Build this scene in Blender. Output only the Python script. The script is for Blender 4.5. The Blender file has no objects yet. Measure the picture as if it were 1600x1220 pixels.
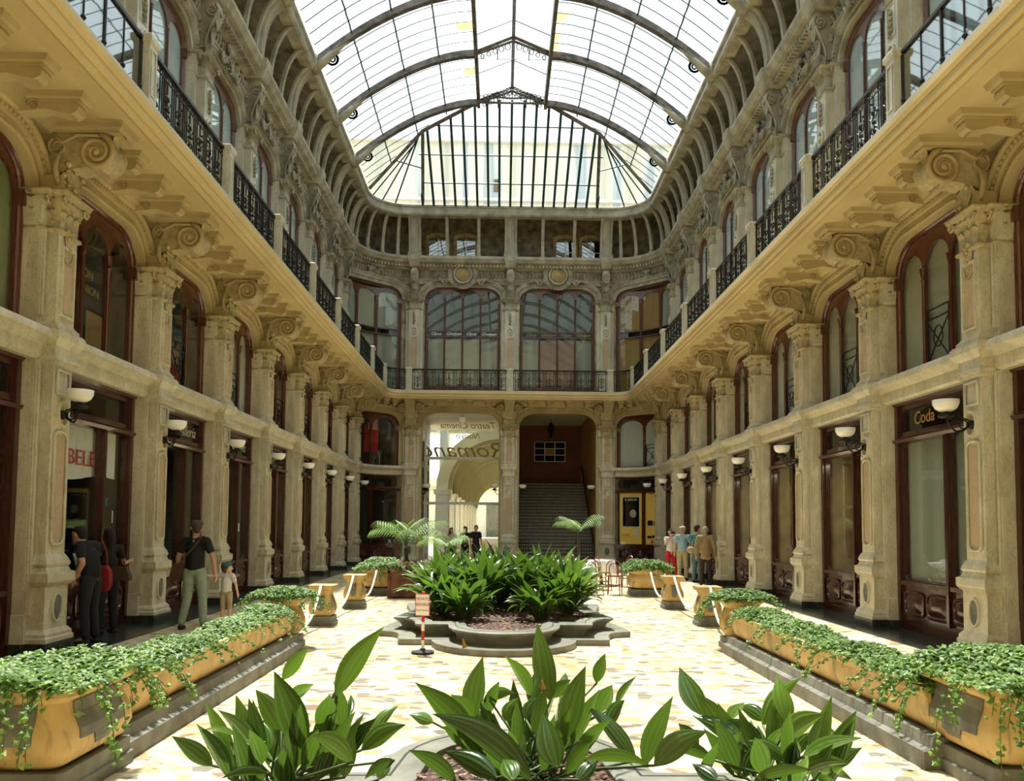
import bpy, math, random
from math import sin, cos, pi, radians, sqrt, atan2
from mathutils import Vector, Matrix
random.seed(7)
R = random.random
def U(a, b): return a + (b - a) * random.random()
C = bpy.context.scene.collection
SC = bpy.context.scene

# ---------------------------------------------------------------- camera
cd = bpy.data.cameras.new('camera'); cam = bpy.data.objects.new('camera', cd); C.objects.link(cam)
cd.sensor_width = 36; cd.lens = 1280 / 1600 * 36
cd.shift_x = -10.06 / 1600; cd.shift_y = 131.99 / 1600
cd.clip_start = .05; cd.clip_end = 400
_p, _r, _y = radians(3.453), radians(.467), radians(1.193)
fw = Vector((sin(_y) * cos(_p), cos(_y) * cos(_p), sin(_p)))
rt = Vector((cos(_y), -sin(_y), 0)); up = rt.cross(fw)
rt, up = rt * cos(_r) + up * sin(_r), up * cos(_r) - rt * sin(_r)
cam.matrix_world = Matrix(((rt.x, up.x, -fw.x, 0), (rt.y, up.y, -fw.y, 0), (rt.z, up.z, -fw.z, 1.73), (0, 0, 0, 1)))
SC.camera = cam

# ---------------------------------------------------------------- light
W = bpy.data.worlds.new('World'); SC.world = W; W.use_nodes = True
bg = W.node_tree.nodes['Background']
bg.inputs[0].default_value = (.86, .97, 1.0, 1); bg.inputs[1].default_value = 3.3
sl = bpy.data.lights.new('sun', 'SUN'); sun = bpy.data.objects.new('sun', sl); C.objects.link(sun)
sl.energy = 20; sl.angle = radians(3.5); sl.color = (1, .95, .84)
_sd = Vector((-.10, .40, 1.0)).normalized()          # towards the sun: ahead, a touch to the left, high
sun.rotation_euler = _sd.to_track_quat('Z', 'Y').to_euler()
SC.view_settings.view_transform = 'Standard'; SC.view_settings.look = 'None'
SC.view_settings.exposure = -.74; SC.view_settings.gamma = 1
SC.view_settings.use_curve_mapping = False
SC.cycles.max_bounces = 7; SC.cycles.diffuse_bounces = 4; SC.cycles.glossy_bounces = 3
SC.cycles.transmission_bounces = 3; SC.cycles.transparent_max_bounces = 14
SC.cycles.caustics_reflective = False; SC.cycles.caustics_refractive = False
SC.cycles.sample_clamp_indirect = 6

# ---------------------------------------------------------------- materials
MATS = {}
def rgba(c): return (c[0], c[1], c[2], 1)
class NT:
    def __init__(s, name):
        m = bpy.data.materials.new(name); m.use_nodes = True
        s.m = m; s.t = m.node_tree; s.b = s.t.nodes['Principled BSDF']; s.out = s.t.nodes['Material Output']; MATS[name] = m
        s.tc = s.n('ShaderNodeTexCoord')
    def n(s, kind, **kw):
        nd = s.t.nodes.new(kind)
        for k, v in kw.items():
            if k.startswith('i_'):
                k = k[2:]; nd.inputs[int(k) if k.isdigit() else k].default_value = v
            else: setattr(nd, k, v)
        return nd
    def l(s, a, b): s.t.links.new(a, b)
    def noise(s, scale, detail=3, vec=None, dist=0):
        nd = s.n('ShaderNodeTexNoise', i_Scale=scale, i_Detail=detail, i_Distortion=dist); s.l(vec or s.tc.outputs['Object'], nd.inputs['Vector']); return nd.outputs[0]
    def mapping(s, scale=(1, 1, 1), src='Object', rot=(0, 0, 0)):
        nd = s.n('ShaderNodeMapping'); nd.inputs['Scale'].default_value = scale; nd.inputs['Rotation'].default_value = rot
        s.l(s.tc.outputs[src], nd.inputs['Vector']); return nd.outputs[0]
    def ramp(s, fac, stops, interp='LINEAR'):
        nd = s.n('ShaderNodeValToRGB'); cr = nd.color_ramp; cr.interpolation = interp
        while len(cr.elements) < len(stops): cr.elements.new(.5)
        for e, (p, c) in zip(cr.elements, stops): e.position = p; e.color = rgba(c) if len(c) == 3 else c
        s.l(fac, nd.inputs[0]); return nd.outputs[0]
    def mix(s, fac, a, b, blend='MIX'):
        nd = s.n('ShaderNodeMix', data_type='RGBA', blend_type=blend)
        for sock, v in ((nd.inputs[0], fac), (nd.inputs[6], a), (nd.inputs[7], b)):
            if isinstance(v, (int, float)): sock.default_value = v
            elif isinstance(v, tuple): sock.default_value = rgba(v)
            else: s.l(v, sock)
        return nd.outputs[2]
    def bump(s, h, strength=.3, dist=.02):
        nd = s.n('ShaderNodeBump', i_Strength=strength, i_Distance=dist); s.l(h, nd.inputs['Height']); s.l(nd.outputs[0], s.b.inputs['Normal'])
    def base(s, c):
        if isinstance(c, tuple): s.b.inputs['Base Color'].default_value = rgba(c)
        else: s.l(c, s.b.inputs['Base Color'])
    def set(s, rough=.5, metal=0, spec=.5):
        s.b.inputs['Roughness'].default_value = rough; s.b.inputs['Metallic'].default_value = metal; s.b.inputs['Specular IOR Level'].default_value = spec
def plain(name, col, rough=.6, metal=0, spec=.4, var=.12, sc=6, bump=0, bsc=40):
    k = NT(name); d = tuple(c * (1 - var * 2.2) for c in col); e = tuple(min(1, c * (1 + var)) for c in col)
    k.base(k.ramp(k.noise(sc, 4), [(.3, d), (.7, e)])); k.set(rough, metal, spec)
    if bump: k.bump(k.noise(bsc, 4), bump, .01)
    return k.m
def marble(name, a, b, vein, rough=.35, sc=2.2, vs=.45):
    k = NT(name); v = k.mapping((1, 1, .5))
    n1 = k.noise(sc, 6, v, 1.5); base = k.ramp(n1, [(.3, a), (.7, b)])
    n2 = k.noise(sc * 2.6, 8, v, 2.5); ve = k.ramp(n2, [(.47, (0, 0, 0)), (.5, (1, 1, 1)), (.53, (0, 0, 0))])
    nd = k.n('ShaderNodeMath', operation='MULTIPLY'); nd.inputs[1].default_value = vs; k.l(ve, nd.inputs[0])
    k.base(k.mix(nd.outputs[0], base, vein)); k.set(rough); k.bump(k.noise(25, 5), .12, .006); return k.m
marble('marble', (.48, .44, .31), (.70, .65, .50), (.20, .16, .09))
marble('marble_pink', (.44, .32, .20), (.54, .42, .27), (.26, .16, .09))
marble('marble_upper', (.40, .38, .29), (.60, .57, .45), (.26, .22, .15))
marble('black_marble', (.010, .014, .012), (.035, .045, .038), (.16, .19, .16), .22, 5, .3)
plain('stucco', (.52, .42, .22), .75, var=.12, sc=1.2, bump=.25, bsc=30)
plain('stucco_soffit', (.62, .49, .25), .8, var=.05, sc=.8)
plain('stucco_carved', (.48, .40, .23), .8, var=.13, sc=14, bump=.6, bsc=45)
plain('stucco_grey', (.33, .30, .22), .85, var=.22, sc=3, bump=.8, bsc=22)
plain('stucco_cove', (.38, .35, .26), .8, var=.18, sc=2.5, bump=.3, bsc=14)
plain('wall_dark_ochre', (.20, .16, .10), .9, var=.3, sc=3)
plain('wall_trim_ochre', (.36, .26, .11), .8, var=.2, sc=3)
plain('white_stone', (.82, .80, .72), .6, var=.05)
plain('portico_plaster', (.70, .66, .42), .8, var=.08, sc=1)
plain('brown_wall', (.17, .06, .022), .7, var=.12, sc=1)
plain('brown_wall_light', (.42, .24, .08), .7, var=.12, sc=1)
plain('step_stone', (.36, .34, .27), .6, var=.15, sc=4)
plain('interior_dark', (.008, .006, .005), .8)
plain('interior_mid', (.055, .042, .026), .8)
plain('iron', (.022, .020, .018), .45, .6, var=.2)
plain('roof_iron', (.16, .14, .12), .6, .3, var=.3, sc=4)
plain('roof_bar', (.035, .075, .075), .5, .3)
plain('white_enamel', (.9, .9, .86), .2, var=.02)
plain('black_glass', (.004, .004, .005), .06, spec=.6)
plain('gold', (.62, .42, .12), .35, .5, var=.05)
plain('gold_dim', (.32, .27, .08), .5, .2)
plain('curtain_green', (.46, .50, .32), .8, var=.1)
plain('planter_grey', (.17, .17, .14), .65, var=.2, sc=5, bump=.3)
plain('bed_stone', (.19, .19, .15), .5, var=.15, sc=6, bump=.15)
plain('rim_groove', (.02, .02, .02), .5)
plain('rope_white', (.85, .83, .76), .6, var=.1, sc=40)
plain('white_cloth', (.85, .83, .80), .8, var=.04)
plain('red', (.55, .03, .02), .6)
plain('white', (.8, .8, .78), .6, var=.03)
plain('chair_red', (.20, .035, .02), .35)
plain('rust_box', (.16, .055, .025), .6, var=.3, sc=5)
plain('steel', (.5, .5, .5), .3, .9)
def wood(name, a, b, rough=.22):
    k = NT(name); v = k.mapping((14, 14, 1.2)); k.base(k.ramp(k.noise(3, 5, v, .6), [(.3, a), (.75, b)])); k.set(rough, 0, .6)
    k.b.inputs['Coat Weight'].default_value = .3; return k.m
wood('mahogany', (.022, .004, .003), (.080, .013, .008))
wood('mahogany_mid', (.045, .010, .006), (.15, .032, .018)); wood('mahogany_upper', (.06, .020, .010), (.15, .05, .022), .35)
def yellow_planter():
    k = NT('planter_yellow'); n = k.noise(4, 5); c = k.ramp(n, [(.3, (.40, .26, .09)), (.7, (.60, .42, .17))])
    st = k.noise(2.2, 6, k.mapping((3, 3, .6)), 1); k.base(k.mix(k.ramp(st, [(.56, (0, 0, 0)), (.7, (.7, .7, .7))]), c, (.16, .12, .05))); k.set(.6); k.bump(k.noise(30, 4), .2, .006)
yellow_planter()
def floor_mat():
    k = NT('floor_palladiana'); v = k.mapping((7.0, 9.5, 1))
    nv = k.n('ShaderNodeTexNoise', i_Scale=1.2, i_Detail=2); k.l(v, nv.inputs['Vector'])
    ad = k.n('ShaderNodeMixRGB', blend_type='ADD', i_Fac=.5); k.l(v, ad.inputs[1]); k.l(nv.outputs['Color'], ad.inputs[2])
    vo = k.n('ShaderNodeTexVoronoi', voronoi_dimensions='2D', i_Scale=1.0); k.l(ad.outputs[0], vo.inputs['Vector'])
    ve = k.n('ShaderNodeTexVoronoi', voronoi_dimensions='2D', feature='DISTANCE_TO_EDGE', i_Scale=1.0); k.l(ad.outputs[0], ve.inputs['Vector'])
    sp = k.n('ShaderNodeSeparateColor'); k.l(vo.outputs['Color'], sp.inputs[0])
    col = k.ramp(sp.outputs[0], [(0, (.66, .54, .32)), (.24, (.72, .64, .44)), (.38, (.60, .42, .17)), (.50, (.68, .58, .36)), (.62, (.42, .23, .08)), (.70, (.74, .68, .52)), (.80, (.12, .12, .10)), (.87, (.64, .52, .28)), (.94, (.20, .11, .06)), (.975, (.30, .30, .25))], 'CONSTANT')
    col = k.mix(.14, col, k.ramp(k.noise(30, 4), [(.3, (.5, .4, .26)), (.7, (.9, .85, .7))]))
    ed = k.ramp(ve.outputs['Distance'], [(.015, (1, 1, 1)), (.05, (0, 0, 0))])
    k.base(k.mix(ed, col, (.58, .50, .34))); k.set(.32, 0, .35)
    mp = k.n('ShaderNodeMapRange'); k.l(k.noise(1.5, 3), mp.inputs[0]); mp.inputs[3].default_value = .22; mp.inputs[4].default_value = .5; k.l(mp.outputs[0], k.b.inputs['Roughness'])
floor_mat()
def glass_mat(name, tint, dirty=0, dcol=(.8, .8, .8), ior=1.45, rough=.02):
    k = NT(name); t = k.t; t.nodes.remove(k.b)
    tr = k.n('ShaderNodeBsdfTransparent'); tr.inputs[0].default_value = rgba(tint)
    gl = k.n('ShaderNodeBsdfGlossy'); gl.inputs['Roughness'].default_value = rough; gl.inputs['Color'].default_value = (.9, .9, .9, 1)
    lw = k.n('ShaderNodeLayerWeight', i_Blend=.5); pw = k.n('ShaderNodeMath', operation='POWER'); pw.inputs[1].default_value = 4.5; k.l(lw.outputs['Facing'], pw.inputs[0]); f0 = ((ior - 1) / (ior + 1)) ** 2
    fr = k.n('ShaderNodeMath', operation='MULTIPLY_ADD'); fr.inputs[1].default_value = .85 * (1 - f0); fr.inputs[2].default_value = f0; k.l(pw.outputs[0], fr.inputs[0])
    mx = k.n('ShaderNodeMixShader'); k.l(fr.outputs[0], mx.inputs[0]); k.l(tr.outputs[0], mx.inputs[1]); k.l(gl.outputs[0], mx.inputs[2])
    o = mx.outputs[0]
    if dirty:
        tl = k.n('ShaderNodeBsdfTranslucent'); tl.inputs[0].default_value = rgba(dcol); m2 = k.n('ShaderNodeMixShader')
        mr = k.n('ShaderNodeMapRange'); k.l(k.noise(1.3, 4, k.mapping((1, 5, 1))), mr.inputs[0]); mr.inputs[3].default_value = dirty * .4; mr.inputs[4].default_value = dirty * 1.6
        k.l(mr.outputs[0], m2.inputs[0]); k.l(o, m2.inputs[1]); k.l(tl.outputs[0], m2.inputs[2]); o = m2.outputs[0]
    k.l(o, k.out.inputs[0])
glass_mat('glass', (.93, .95, .93))
glass_mat('glass_roof', (.96, .99, 1), 0, (.85, .95, 1), 1.05)
glass_mat('glass_roof_dusty', (.50, .58, .60), .6, (.5, .6, .6), 1.2)
glass_mat('glass_roof_amber', (.62, .46, .18), .6, (.6, .4, .15), 1.2)
glass_mat('glass_rail', (.55, .6, .6), 0, ior=2.6)
def curtain(name, col, folds=60, depth=.25):
    k = NT(name); v = k.mapping((1, 1, .02)); wv = k.n('ShaderNodeTexWave', i_Scale=folds / 6.28, i_Distortion=.8); k.l(v, wv.inputs['Vector'])
    c2 = tuple(c * .8 for c in col); k.base(k.mix(wv.outputs[1], c2, col)); k.set(.8); k.bump(wv.outputs[1], depth, .03)
curtain('curtain_pale', (.50, .49, .38)); curtain('curtain_sage', (.34, .40, .20), 90, .5); curtain('curtain_white', (.66, .68, .66)); curtain('curtain_pink', (.36, .22, .19)); curtain('curtain_ochre', (.45, .28, .10), 50, .5)
curtain('blind_grey', (.36, .38, .33), 4, .02); curtain('blind_dark', (.10, .12, .09), 4, .02); curtain('painted_sky_reflection', (.62, .70, .74), 50, .1); plain('riser_stone', (.16, .15, .12), .7)
def leaf_mat(name, dark, light, vein, trans=.35, rough=.28, stripes=26):
    k = NT(name); uv = k.mapping((1, 1, 1), 'UV'); sx = k.n('ShaderNodeSeparateXYZ'); k.l(uv, sx.inputs[0])
    m = k.n('ShaderNodeMath', operation='MULTIPLY'); m.inputs[1].default_value = stripes; k.l(sx.outputs[0], m.inputs[0])
    sn = k.n('ShaderNodeMath', operation='SINE'); k.l(m.outputs[0], sn.inputs[0])
    oi = k.n('ShaderNodeMath', operation='FRACT'); k.l(sx.outputs[1], oi.inputs[0])   # v holds integer leaf id + fraction
    fl = k.n('ShaderNodeMath', operation='FLOOR'); k.l(sx.outputs[1], fl.inputs[0])
    wn = k.n('ShaderNodeTexWhiteNoise', noise_dimensions='1D'); k.l(fl.outputs[0], wn.inputs['W'])
    base = k.mix(wn.outputs[0], dark, light)
    f2 = k.n('ShaderNodeMapRange'); k.l(sn.outputs[0], f2.inputs[0]); f2.inputs[1].default_value = .3; f2.inputs[2].default_value = 1; f2.inputs[3].default_value = 0; f2.inputs[4].default_value = .35
    col = k.mix(f2.outputs[0], base, vein); k.base(col); k.set(rough, 0, .5); k.bump(sn.outputs[0], .25, .004)
    tl = k.n('ShaderNodeBsdfTranslucent'); k.l(k.mix(.5, col, (.22, .42, .03)), tl.inputs[0]); mx = k.n('ShaderNodeMixShader', i_0=trans) if False else k.n('ShaderNodeMixShader')
    mx.inputs[0].default_value = trans; k.l(k.b.outputs[0], mx.inputs[1]); k.l(tl.outputs[0], mx.inputs[2]); k.l(mx.outputs[0], k.out.inputs[0])
leaf_mat('aspidistra', (.003, .022, .010), (.10, .20, .024), (.16, .28, .08), .30, .22)
leaf_mat('ivy_leaf', (.03, .10, .018), (.22, .36, .07), (.45, .55, .22), .3, .5, 9)
leaf_mat('palm_leaf', (.05, .12, .02), (.20, .34, .07), (.2, .3, .12), .3, .6, 3)
plain('stem_green', (.06, .10, .03), .5)
plain('trunk', (.06, .045, .03), .9)
plain('flower_white', (.85, .82, .76), .7); plain('flower_pink', (.65, .25, .28), .7)
def bark():
    k = NT('bark_mulch'); vo = k.n('ShaderNodeTexVoronoi', i_Scale=34); k.l(k.mapping((1, 1.4, 1)), vo.inputs['Vector']); sp = k.n('ShaderNodeSeparateColor'); k.l(vo.outputs['Color'], sp.inputs[0])
    k.base(k.ramp(sp.outputs[0], [(0, (.03, .012, .008)), (.4, (.10, .045, .028)), (.7, (.19, .10, .06)), (.93, (.42, .30, .20))], 'CONSTANT')); k.set(.8); k.bump(vo.outputs['Distance'], 1, .02)
bark()
def facade():
    k = NT('rear_facade'); n = k.noise(.9, 3, k.mapping((1.2, 1, .06))); k.base(k.ramp(n, [(.3, (.50, .48, .40)), (.45, (.72, .66, .50)), (.55, (.80, .76, .62)), (.66, (.42, .47, .50)), (.75, (.75, .66, .46))])); k.set(.9)
facade()
def skin(name, c): k = NT(name); k.base(c); k.set(.5, 0, .4); k.b.inputs['Subsurface Weight'].default_value = 0
skin('skin', (.46, .26, .18)); skin('skin_light', (.60, .38, .28))
for nm, c in dict(cloth_black=(.006, .006, .008), cloth_trousers_dark=(.010, .010, .016), cloth_jeans_green=(.24, .31, .24), cloth_white=(.62, .60, .58), cloth_khaki=(.36, .30, .18), cloth_red=(.42, .01, .015),
                  cloth_blue=(.25, .38, .48), cloth_teal=(.02, .13, .12), cloth_brown=(.24, .17, .09), cloth_darkbrown=(.03, .015, .012), cap_teal=(.03, .12, .14), cap_olive=(.055, .05, .04), hair_dark=(.012, .008, .006), hair_brown=(.06, .035, .02),
                  hair_grey=(.25, .22, .2), leather_brown=(.07, .035, .02), bag_red=(.22, .01, .012), shoe=(.02, .014, .012), cap_beige=(.5, .38, .24), jeans_blue=(.07, .12, .14), bust_stone=(.42, .40, .33)).items():
    plain(nm, c, .8, var=.08, sc=12)

# ---------------------------------------------------------------- mesh helpers
class MB:
    def __init__(s): s.v = []; s.f = []; s.uv = []; s.useuv = False
    def add(s, vs, fs):
        o = len(s.v); s.v += [tuple(v) for v in vs]; s.f += [tuple(i + o for i in f) for f in fs]; return s
    def box(s, x0, x1, y0, y1, z0, z1, nx=1):
        for i in range(nx):
            a = x0 + (x1 - x0) * i / nx; b = x0 + (x1 - x0) * (i + 1) / nx
            fs = [(0, 1, 5, 4), (3, 7, 6, 2), (4, 5, 6, 7), (0, 3, 2, 1)]
            if i == 0: fs.append((0, 4, 7, 3))
            if i == nx - 1: fs.append((1, 2, 6, 5))
            s.add([(a, y0, z0), (b, y0, z0), (b, y1, z0), (a, y1, z0), (a, y0, z1), (b, y0, z1), (b, y1, z1), (a, y1, z1)], fs)
        return s
    def rings(s, rings, closed=True, caps=True, loop=False):
        n = len(rings[0]); vs = [p for r in rings for p in r]; fs = []; m = len(rings)
        for i in range(m if loop else m - 1):
            for j in range(n if closed else n - 1):
                a = i * n + j; b = i * n + (j + 1) % n; c = ((i + 1) % m) * n + (j + 1) % n; d = ((i + 1) % m) * n + j; fs.append((a, b, c, d))
        if caps and closed and not loop: fs += [tuple(range(n))[::-1], tuple((m - 1) * n + j for j in range(n))]
        return s.add(vs, fs)
    def stack(s, lev, yb, cx=0):          # rectangles (z, half width, front y) with a common back
        return s.rings([[(cx - h, y, z), (cx + h, y, z), (cx + h, yb, z), (cx - h, yb, z)] for z, h, y in lev])
    def prism(s, pts, a0, a1, ax='y'):
        f = {'y': lambda p, a: (p[0], a, p[1]), 'x': lambda p, a: (a, p[0], p[1]), 'z': lambda p, a: (p[0], p[1], a)}[ax]
        return s.rings([[f(p, a0) for p in pts], [f(p, a1) for p in pts]])
    def tube(s, pts, r, n=6, loop=False, flat=1):
        pts = [Vector(p) for p in pts]; m = len(pts); rr = r if isinstance(r, (list, tuple)) else [r] * m; rings = []; prev = None
        for i, p in enumerate(pts):
            t = (pts[(i + 1) % m] - pts[i - 1]) if loop else (pts[min(i + 1, m - 1)] - pts[max(i - 1, 0)])
            t = t.normalized() if t.length > 1e-9 else Vector((0, 0, 1))
            u = prev if prev is not None else (Vector((0, 0, 1)) if abs(t.z) < .9 else Vector((1, 0, 0)))
            u = (u - t * u.dot(t)).normalized(); w = t.cross(u); prev = u
            rings.append([p + (u * cos(2 * pi * j / n) + w * sin(2 * pi * j / n) * flat) * rr[i] for j in range(n)])
        return s.rings(rings, loop=loop)
    def lathe(s, prof, c=(0, 0, 0), n=16, ax='z', sx=1, sz=1):
        rings = []
        for r, h in prof:
            ring = []
            for j in range(n):
                a = 2 * pi * j / n; p = (r * cos(a), r * sin(a))
                ring.append({'z': (c[0] + p[0] * sx, c[1] + p[1] * sz, c[2] + h), 'y': (c[0] + p[0] * sx, c[1] + h, c[2] + p[1] * sz), 'x': (c[0] + h, c[1] + p[0] * sx, c[2] + p[1] * sz)}[ax])
            rings.append(ring)
        return s.rings(rings)
    def ball(s, c, r, n=8, m=5, sc=(1, 1, 1)):
        return s.rings([[(c[0] + sc[0] * r * sin(t) * cos(a), c[1] + sc[1] * r * sin(t) * sin(a), c[2] + sc[2] * r * cos(t)) for a in [2 * pi * j / n for j in range(n)]] for t in [pi * (i + .02) / (m + .04) for i in range(m + 1)]])
    def plate(s, x0, x1, z0, top, holes, yf, yb, step=None):
        """flat plate between x0..x1, z0..top(x), with holes (xa, xb, lo(x), hi(x), samples)"""
        T = top if callable(top) else (lambda x: top)
        xs = {x0, x1}
        if step:
            k = max(1, round((x1 - x0) / step)); xs |= {x0 + (x1 - x0) * i / k for i in range(k + 1)}
        for h in holes:
            xs |= {h[0], h[1]} | {h[0] + (h[1] - h[0]) * q for q in h[4]}
        if callable(top): xs |= {x0 + (x1 - x0) * (1 - cos(pi * i / 22)) / 2 for i in range(23)}
        xs = sorted(x for x in xs if x0 - 1e-9 <= x <= x1 + 1e-9); ys = [xs[0]]
        for x in xs[1:]:
            if x - ys[-1] > 1e-5: ys.append(x)
        e = 1e-6
        def solid(x, mid):
            iv = []; z = z0
            for h in sorted([h for h in holes if h[0] < mid < h[1]], key=lambda h: h[2](mid)):
                xx = min(max(x, h[0] + e), h[1] - e); iv.append((z, h[2](xx))); z = h[3](xx)
            iv.append((z, T(x))); return iv
        for a, b in zip(ys, ys[1:]):
            mid = (a + b) / 2; A = solid(a, mid); B = solid(b, mid)
            for (a0, a1), (b0, b1) in zip(A, B):
                if a1 - a0 < 1e-5 and b1 - b0 < 1e-5: continue
                s.add([(a, yf, a0), (b, yf, b0), (b, yf, b1), (a, yf, a1), (a, yb, a0), (b, yb, b0), (b, yb, b1), (a, yb, a1)],
                      [(0, 1, 2, 3), (7, 6, 5, 4), (0, 4, 5, 1), (3, 2, 6, 7)])
        for h in holes + [(x0, x1, lambda x: z0, T, ())]:
            for x in (h[0], h[1]):
                xx = min(max(x, h[0] + e), h[1] - e); s.add([(x, yf, h[2](xx)), (x, yb, h[2](xx)), (x, yb, h[3](xx)), (x, yf, h[3](xx))], [(0, 1, 2, 3)])
        return s
    def map(s, fn): s.v = [tuple(fn(*v)) for v in s.v]; return s
    def bend(s, Rr):
        if Rr: s.map(lambda x, y, z: ((Rr + y) * sin(x / Rr), (Rr + y) * cos(x / Rr) - Rr, z))
        return s
    def merge(s, o, fn=None):
        return s.add([fn(*v) for v in o.v] if fn else o.v, o.f)
    def build(s, name, mat, parent=None, smooth=False, loc=None):
        me = bpy.data.meshes.new(name); me.from_pydata([tuple(v) for v in s.v], [], s.f); me.materials.append(MATS[mat])
        if s.useuv:
            ul = me.uv_layers.new(name='uv'); ul.data.foreach_set('uv', [c for f in s.uv for p in f for c in p])
        if smooth:
            me.shade_smooth()
            if smooth != 'all': me.set_sharp_from_angle(angle=radians(35))
        o = bpy.data.objects.new(name, me); C.objects.link(o)
        if parent: o.parent = parent
        if loc: o.location = loc
        return o
LT = tuple(q / 12 for q in range(1, 12)); LC = tuple((1 - cos(pi * q / 12)) / 2 for q in range(1, 12))
def H_rect(xa, xb, za, zb, r=0):
    if r <= 0: return (xa, xb, lambda x: za, lambda x: zb, ())
    def k(x):
        d = min(x - xa, xb - x); return r - sqrt(max(0, r * r - (r - d) ** 2)) if d < r else 0
    w = xb - xa; q = tuple(sorted({t * r / w for t in (.08, .3, .6, 1)} | {1 - t * r / w for t in (.08, .3, .6, 1)}))
    return (xa, xb, lambda x: za + k(x), lambda x: zb - k(x), q)
def H_arch(xa, xb, za, spring):
    c = (xa + xb) / 2; r = (xb - xa) / 2
    return (xa, xb, lambda x: za, lambda x: spring + sqrt(max(0, r * r - (x - c) ** 2)), LC)
def basket(w, spring, rz, rx):      # flat arch with round shoulders: height at x
    def f(x):
        d = w / 2 - abs(x)
        if d <= 0: return spring
        return spring + (rz if d >= rx else rz * sqrt(max(0, 1 - ((rx - d) / rx) ** 2)))
    return f
def H_basket(w, za, spring, rz, rx):
    f = basket(w, spring, rz, rx); a = rx / w; q = sorted({t * a for t in (.03, .1, .2, .35, .5, .7, 1)} | {1 - t * a for t in (.03, .1, .2, .35, .5, .7, 1)})
    return (-w / 2, w / 2, lambda x: za, f, tuple(q))
def basket_path(w, zs, spring, rz, rx, n=8, off=0):
    P = [(-w / 2 - off, zs)]
    for i in range(n + 1):
        a = pi / 2 * i / n; P.append((-w / 2 + rx - (rx + off) * cos(a), spring + (rz + off) * sin(a)))
    return P + [(-x, z) for x, z in P[::-1]]
def arch_band(mb, w, zs, spring, rz, rx, prof, n=8):   # prof: closed list of (offset outwards, y)
    cols = [basket_path(w, zs, spring, rz, rx, n, o) for o, y in prof]
    return mb.rings([[(cols[j][i][0], prof[j][1], cols[j][i][1]) for j in range(len(prof))] for i in range(len(cols[0]))])

def empty(name, loc=(0, 0, 0), rz=0):
    o = bpy.data.objects.new(name, None); o.empty_display_size = .1; C.objects.link(o); o.location = loc; o.rotation_euler = (0, 0, rz); return o
def tag(o, label=None, cat=None, group=None, kind=None):
    if label: o['label'] = label
    if cat: o['category'] = cat
    if group: o['group'] = group
    if kind: o['kind'] = kind
    return o
KIDS = {}
def copy_tree(o, loc=None, rz=None, parent=None):
    c = o.copy(); C.objects.link(c); c.parent = parent
    if loc is not None: c.location = loc
    if rz is not None: c.rotation_euler = (0, 0, rz)
    for ch in list(o.children): copy_tree(ch, parent=c)
    return c
def struct(o): o['kind'] = 'structure'; return o
CNT = {}
def sname(base): CNT[base] = CNT.get(base, 0) + 1; return f'{base}_{CNT[base]}'
ORD = ['first', 'second', 'third', 'fourth', 'fifth', 'sixth', 'seventh', 'eighth', 'ninth', 'tenth']

# ---------------------------------------------------------------- plan of the hall
CX, HW, AR, YA, YE = .28, 6.13, 1.6, 34.4, 36.0
NB = 8
YK = [11.15 + 3.32 * k for k in range(-1, 8)]      # pilaster centres, index 0 is just outside the frame
EX = [-4.02, .33, 4.68]
def outline(d, part='all', y0=-3.0, seg=14):
    """horizontal line around the court, set back d from the pilaster plinths"""
    L = [(CX - HW - d, y0)] + [(CX - HW + AR - (AR + d) * cos(pi / 2 * i / seg), YA + (AR + d) * sin(pi / 2 * i / seg)) for i in range(seg + 1)]
    Rr = [(2 * CX - x, y) for x, y in L[::-1]]
    return L if part == 'left' else Rr if part == 'right' else L + Rr
def sweep(name, prof, mat, part='all', parent=None, y0=-3.0, smooth=False):
    m = MB(); outs = [outline(d, part, y0) for d, z in prof]
    m.rings([[(outs[j][i][0], outs[j][i][1], prof[j][1]) for j in range(len(prof))] for i in range(len(outs[0]))])
    return m.build(name, mat, parent, smooth)
def place(side, k, d=0):
    """location and turn of something on the wall line: side L/R at pilaster index k (may be fractional), E at x"""
    if side == 'L': return (CX - HW - d, 11.15 + 3.32 * (k - 1), 0), pi / 2
    if side == 'R': return (CX + HW + d, 11.15 + 3.32 * (k - 1), 0), -pi / 2
    return (k, YE + d, 0), 0
def corner(side, deg, d=0):      # on the rounded corner; deg from the side wall (0) to the end wall (90)
    a = radians(deg); s = -1 if side == 'L' else 1
    return (CX + s * (HW - AR + (AR + d) * cos(a)), YA + (AR + d) * sin(a), 0), (pi / 2 - a) * (1 if side == 'L' else -1)
def wallname(s): return 'left wall' if s == 'L' else 'right wall'
def post(items, label, cat, group): pass
# ================================================================ SETTING
m = MB(); m.box(-30, 30, -3, 120, -.3, 0); struct(m.build('floor', 'floor_palladiana'))
m = MB(); oL = outline(-.42, 'left'); oB = outline(.9, 'left')
for s in (1, -1):
    mm = MB(); fx = lambda p: (p[0] if s == 1 else 2 * CX - p[0], p[1])
    mm.rings([[(*fx(a), 0), (*fx(a), .012), (*fx(b), .012), (*fx(b), 0)] for a, b in zip(oL, oB)])
    struct(mm.build(sname('trim'), 'black_marble'))
# ledge above the shops, on both sides up to the end piers
LEDGE = [(.6, 3.86), (.30, 3.86), (.26, 3.90), (.26, 4.06), (.22, 4.08), (.18, 4.13), (.10, 4.16), (.10, 4.22), (.13, 4.27), (.6, 4.27)]
for part in ('left', 'right'): struct(sweep(sname('trim'), LEDGE, 'marble', part, smooth=True))
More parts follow.
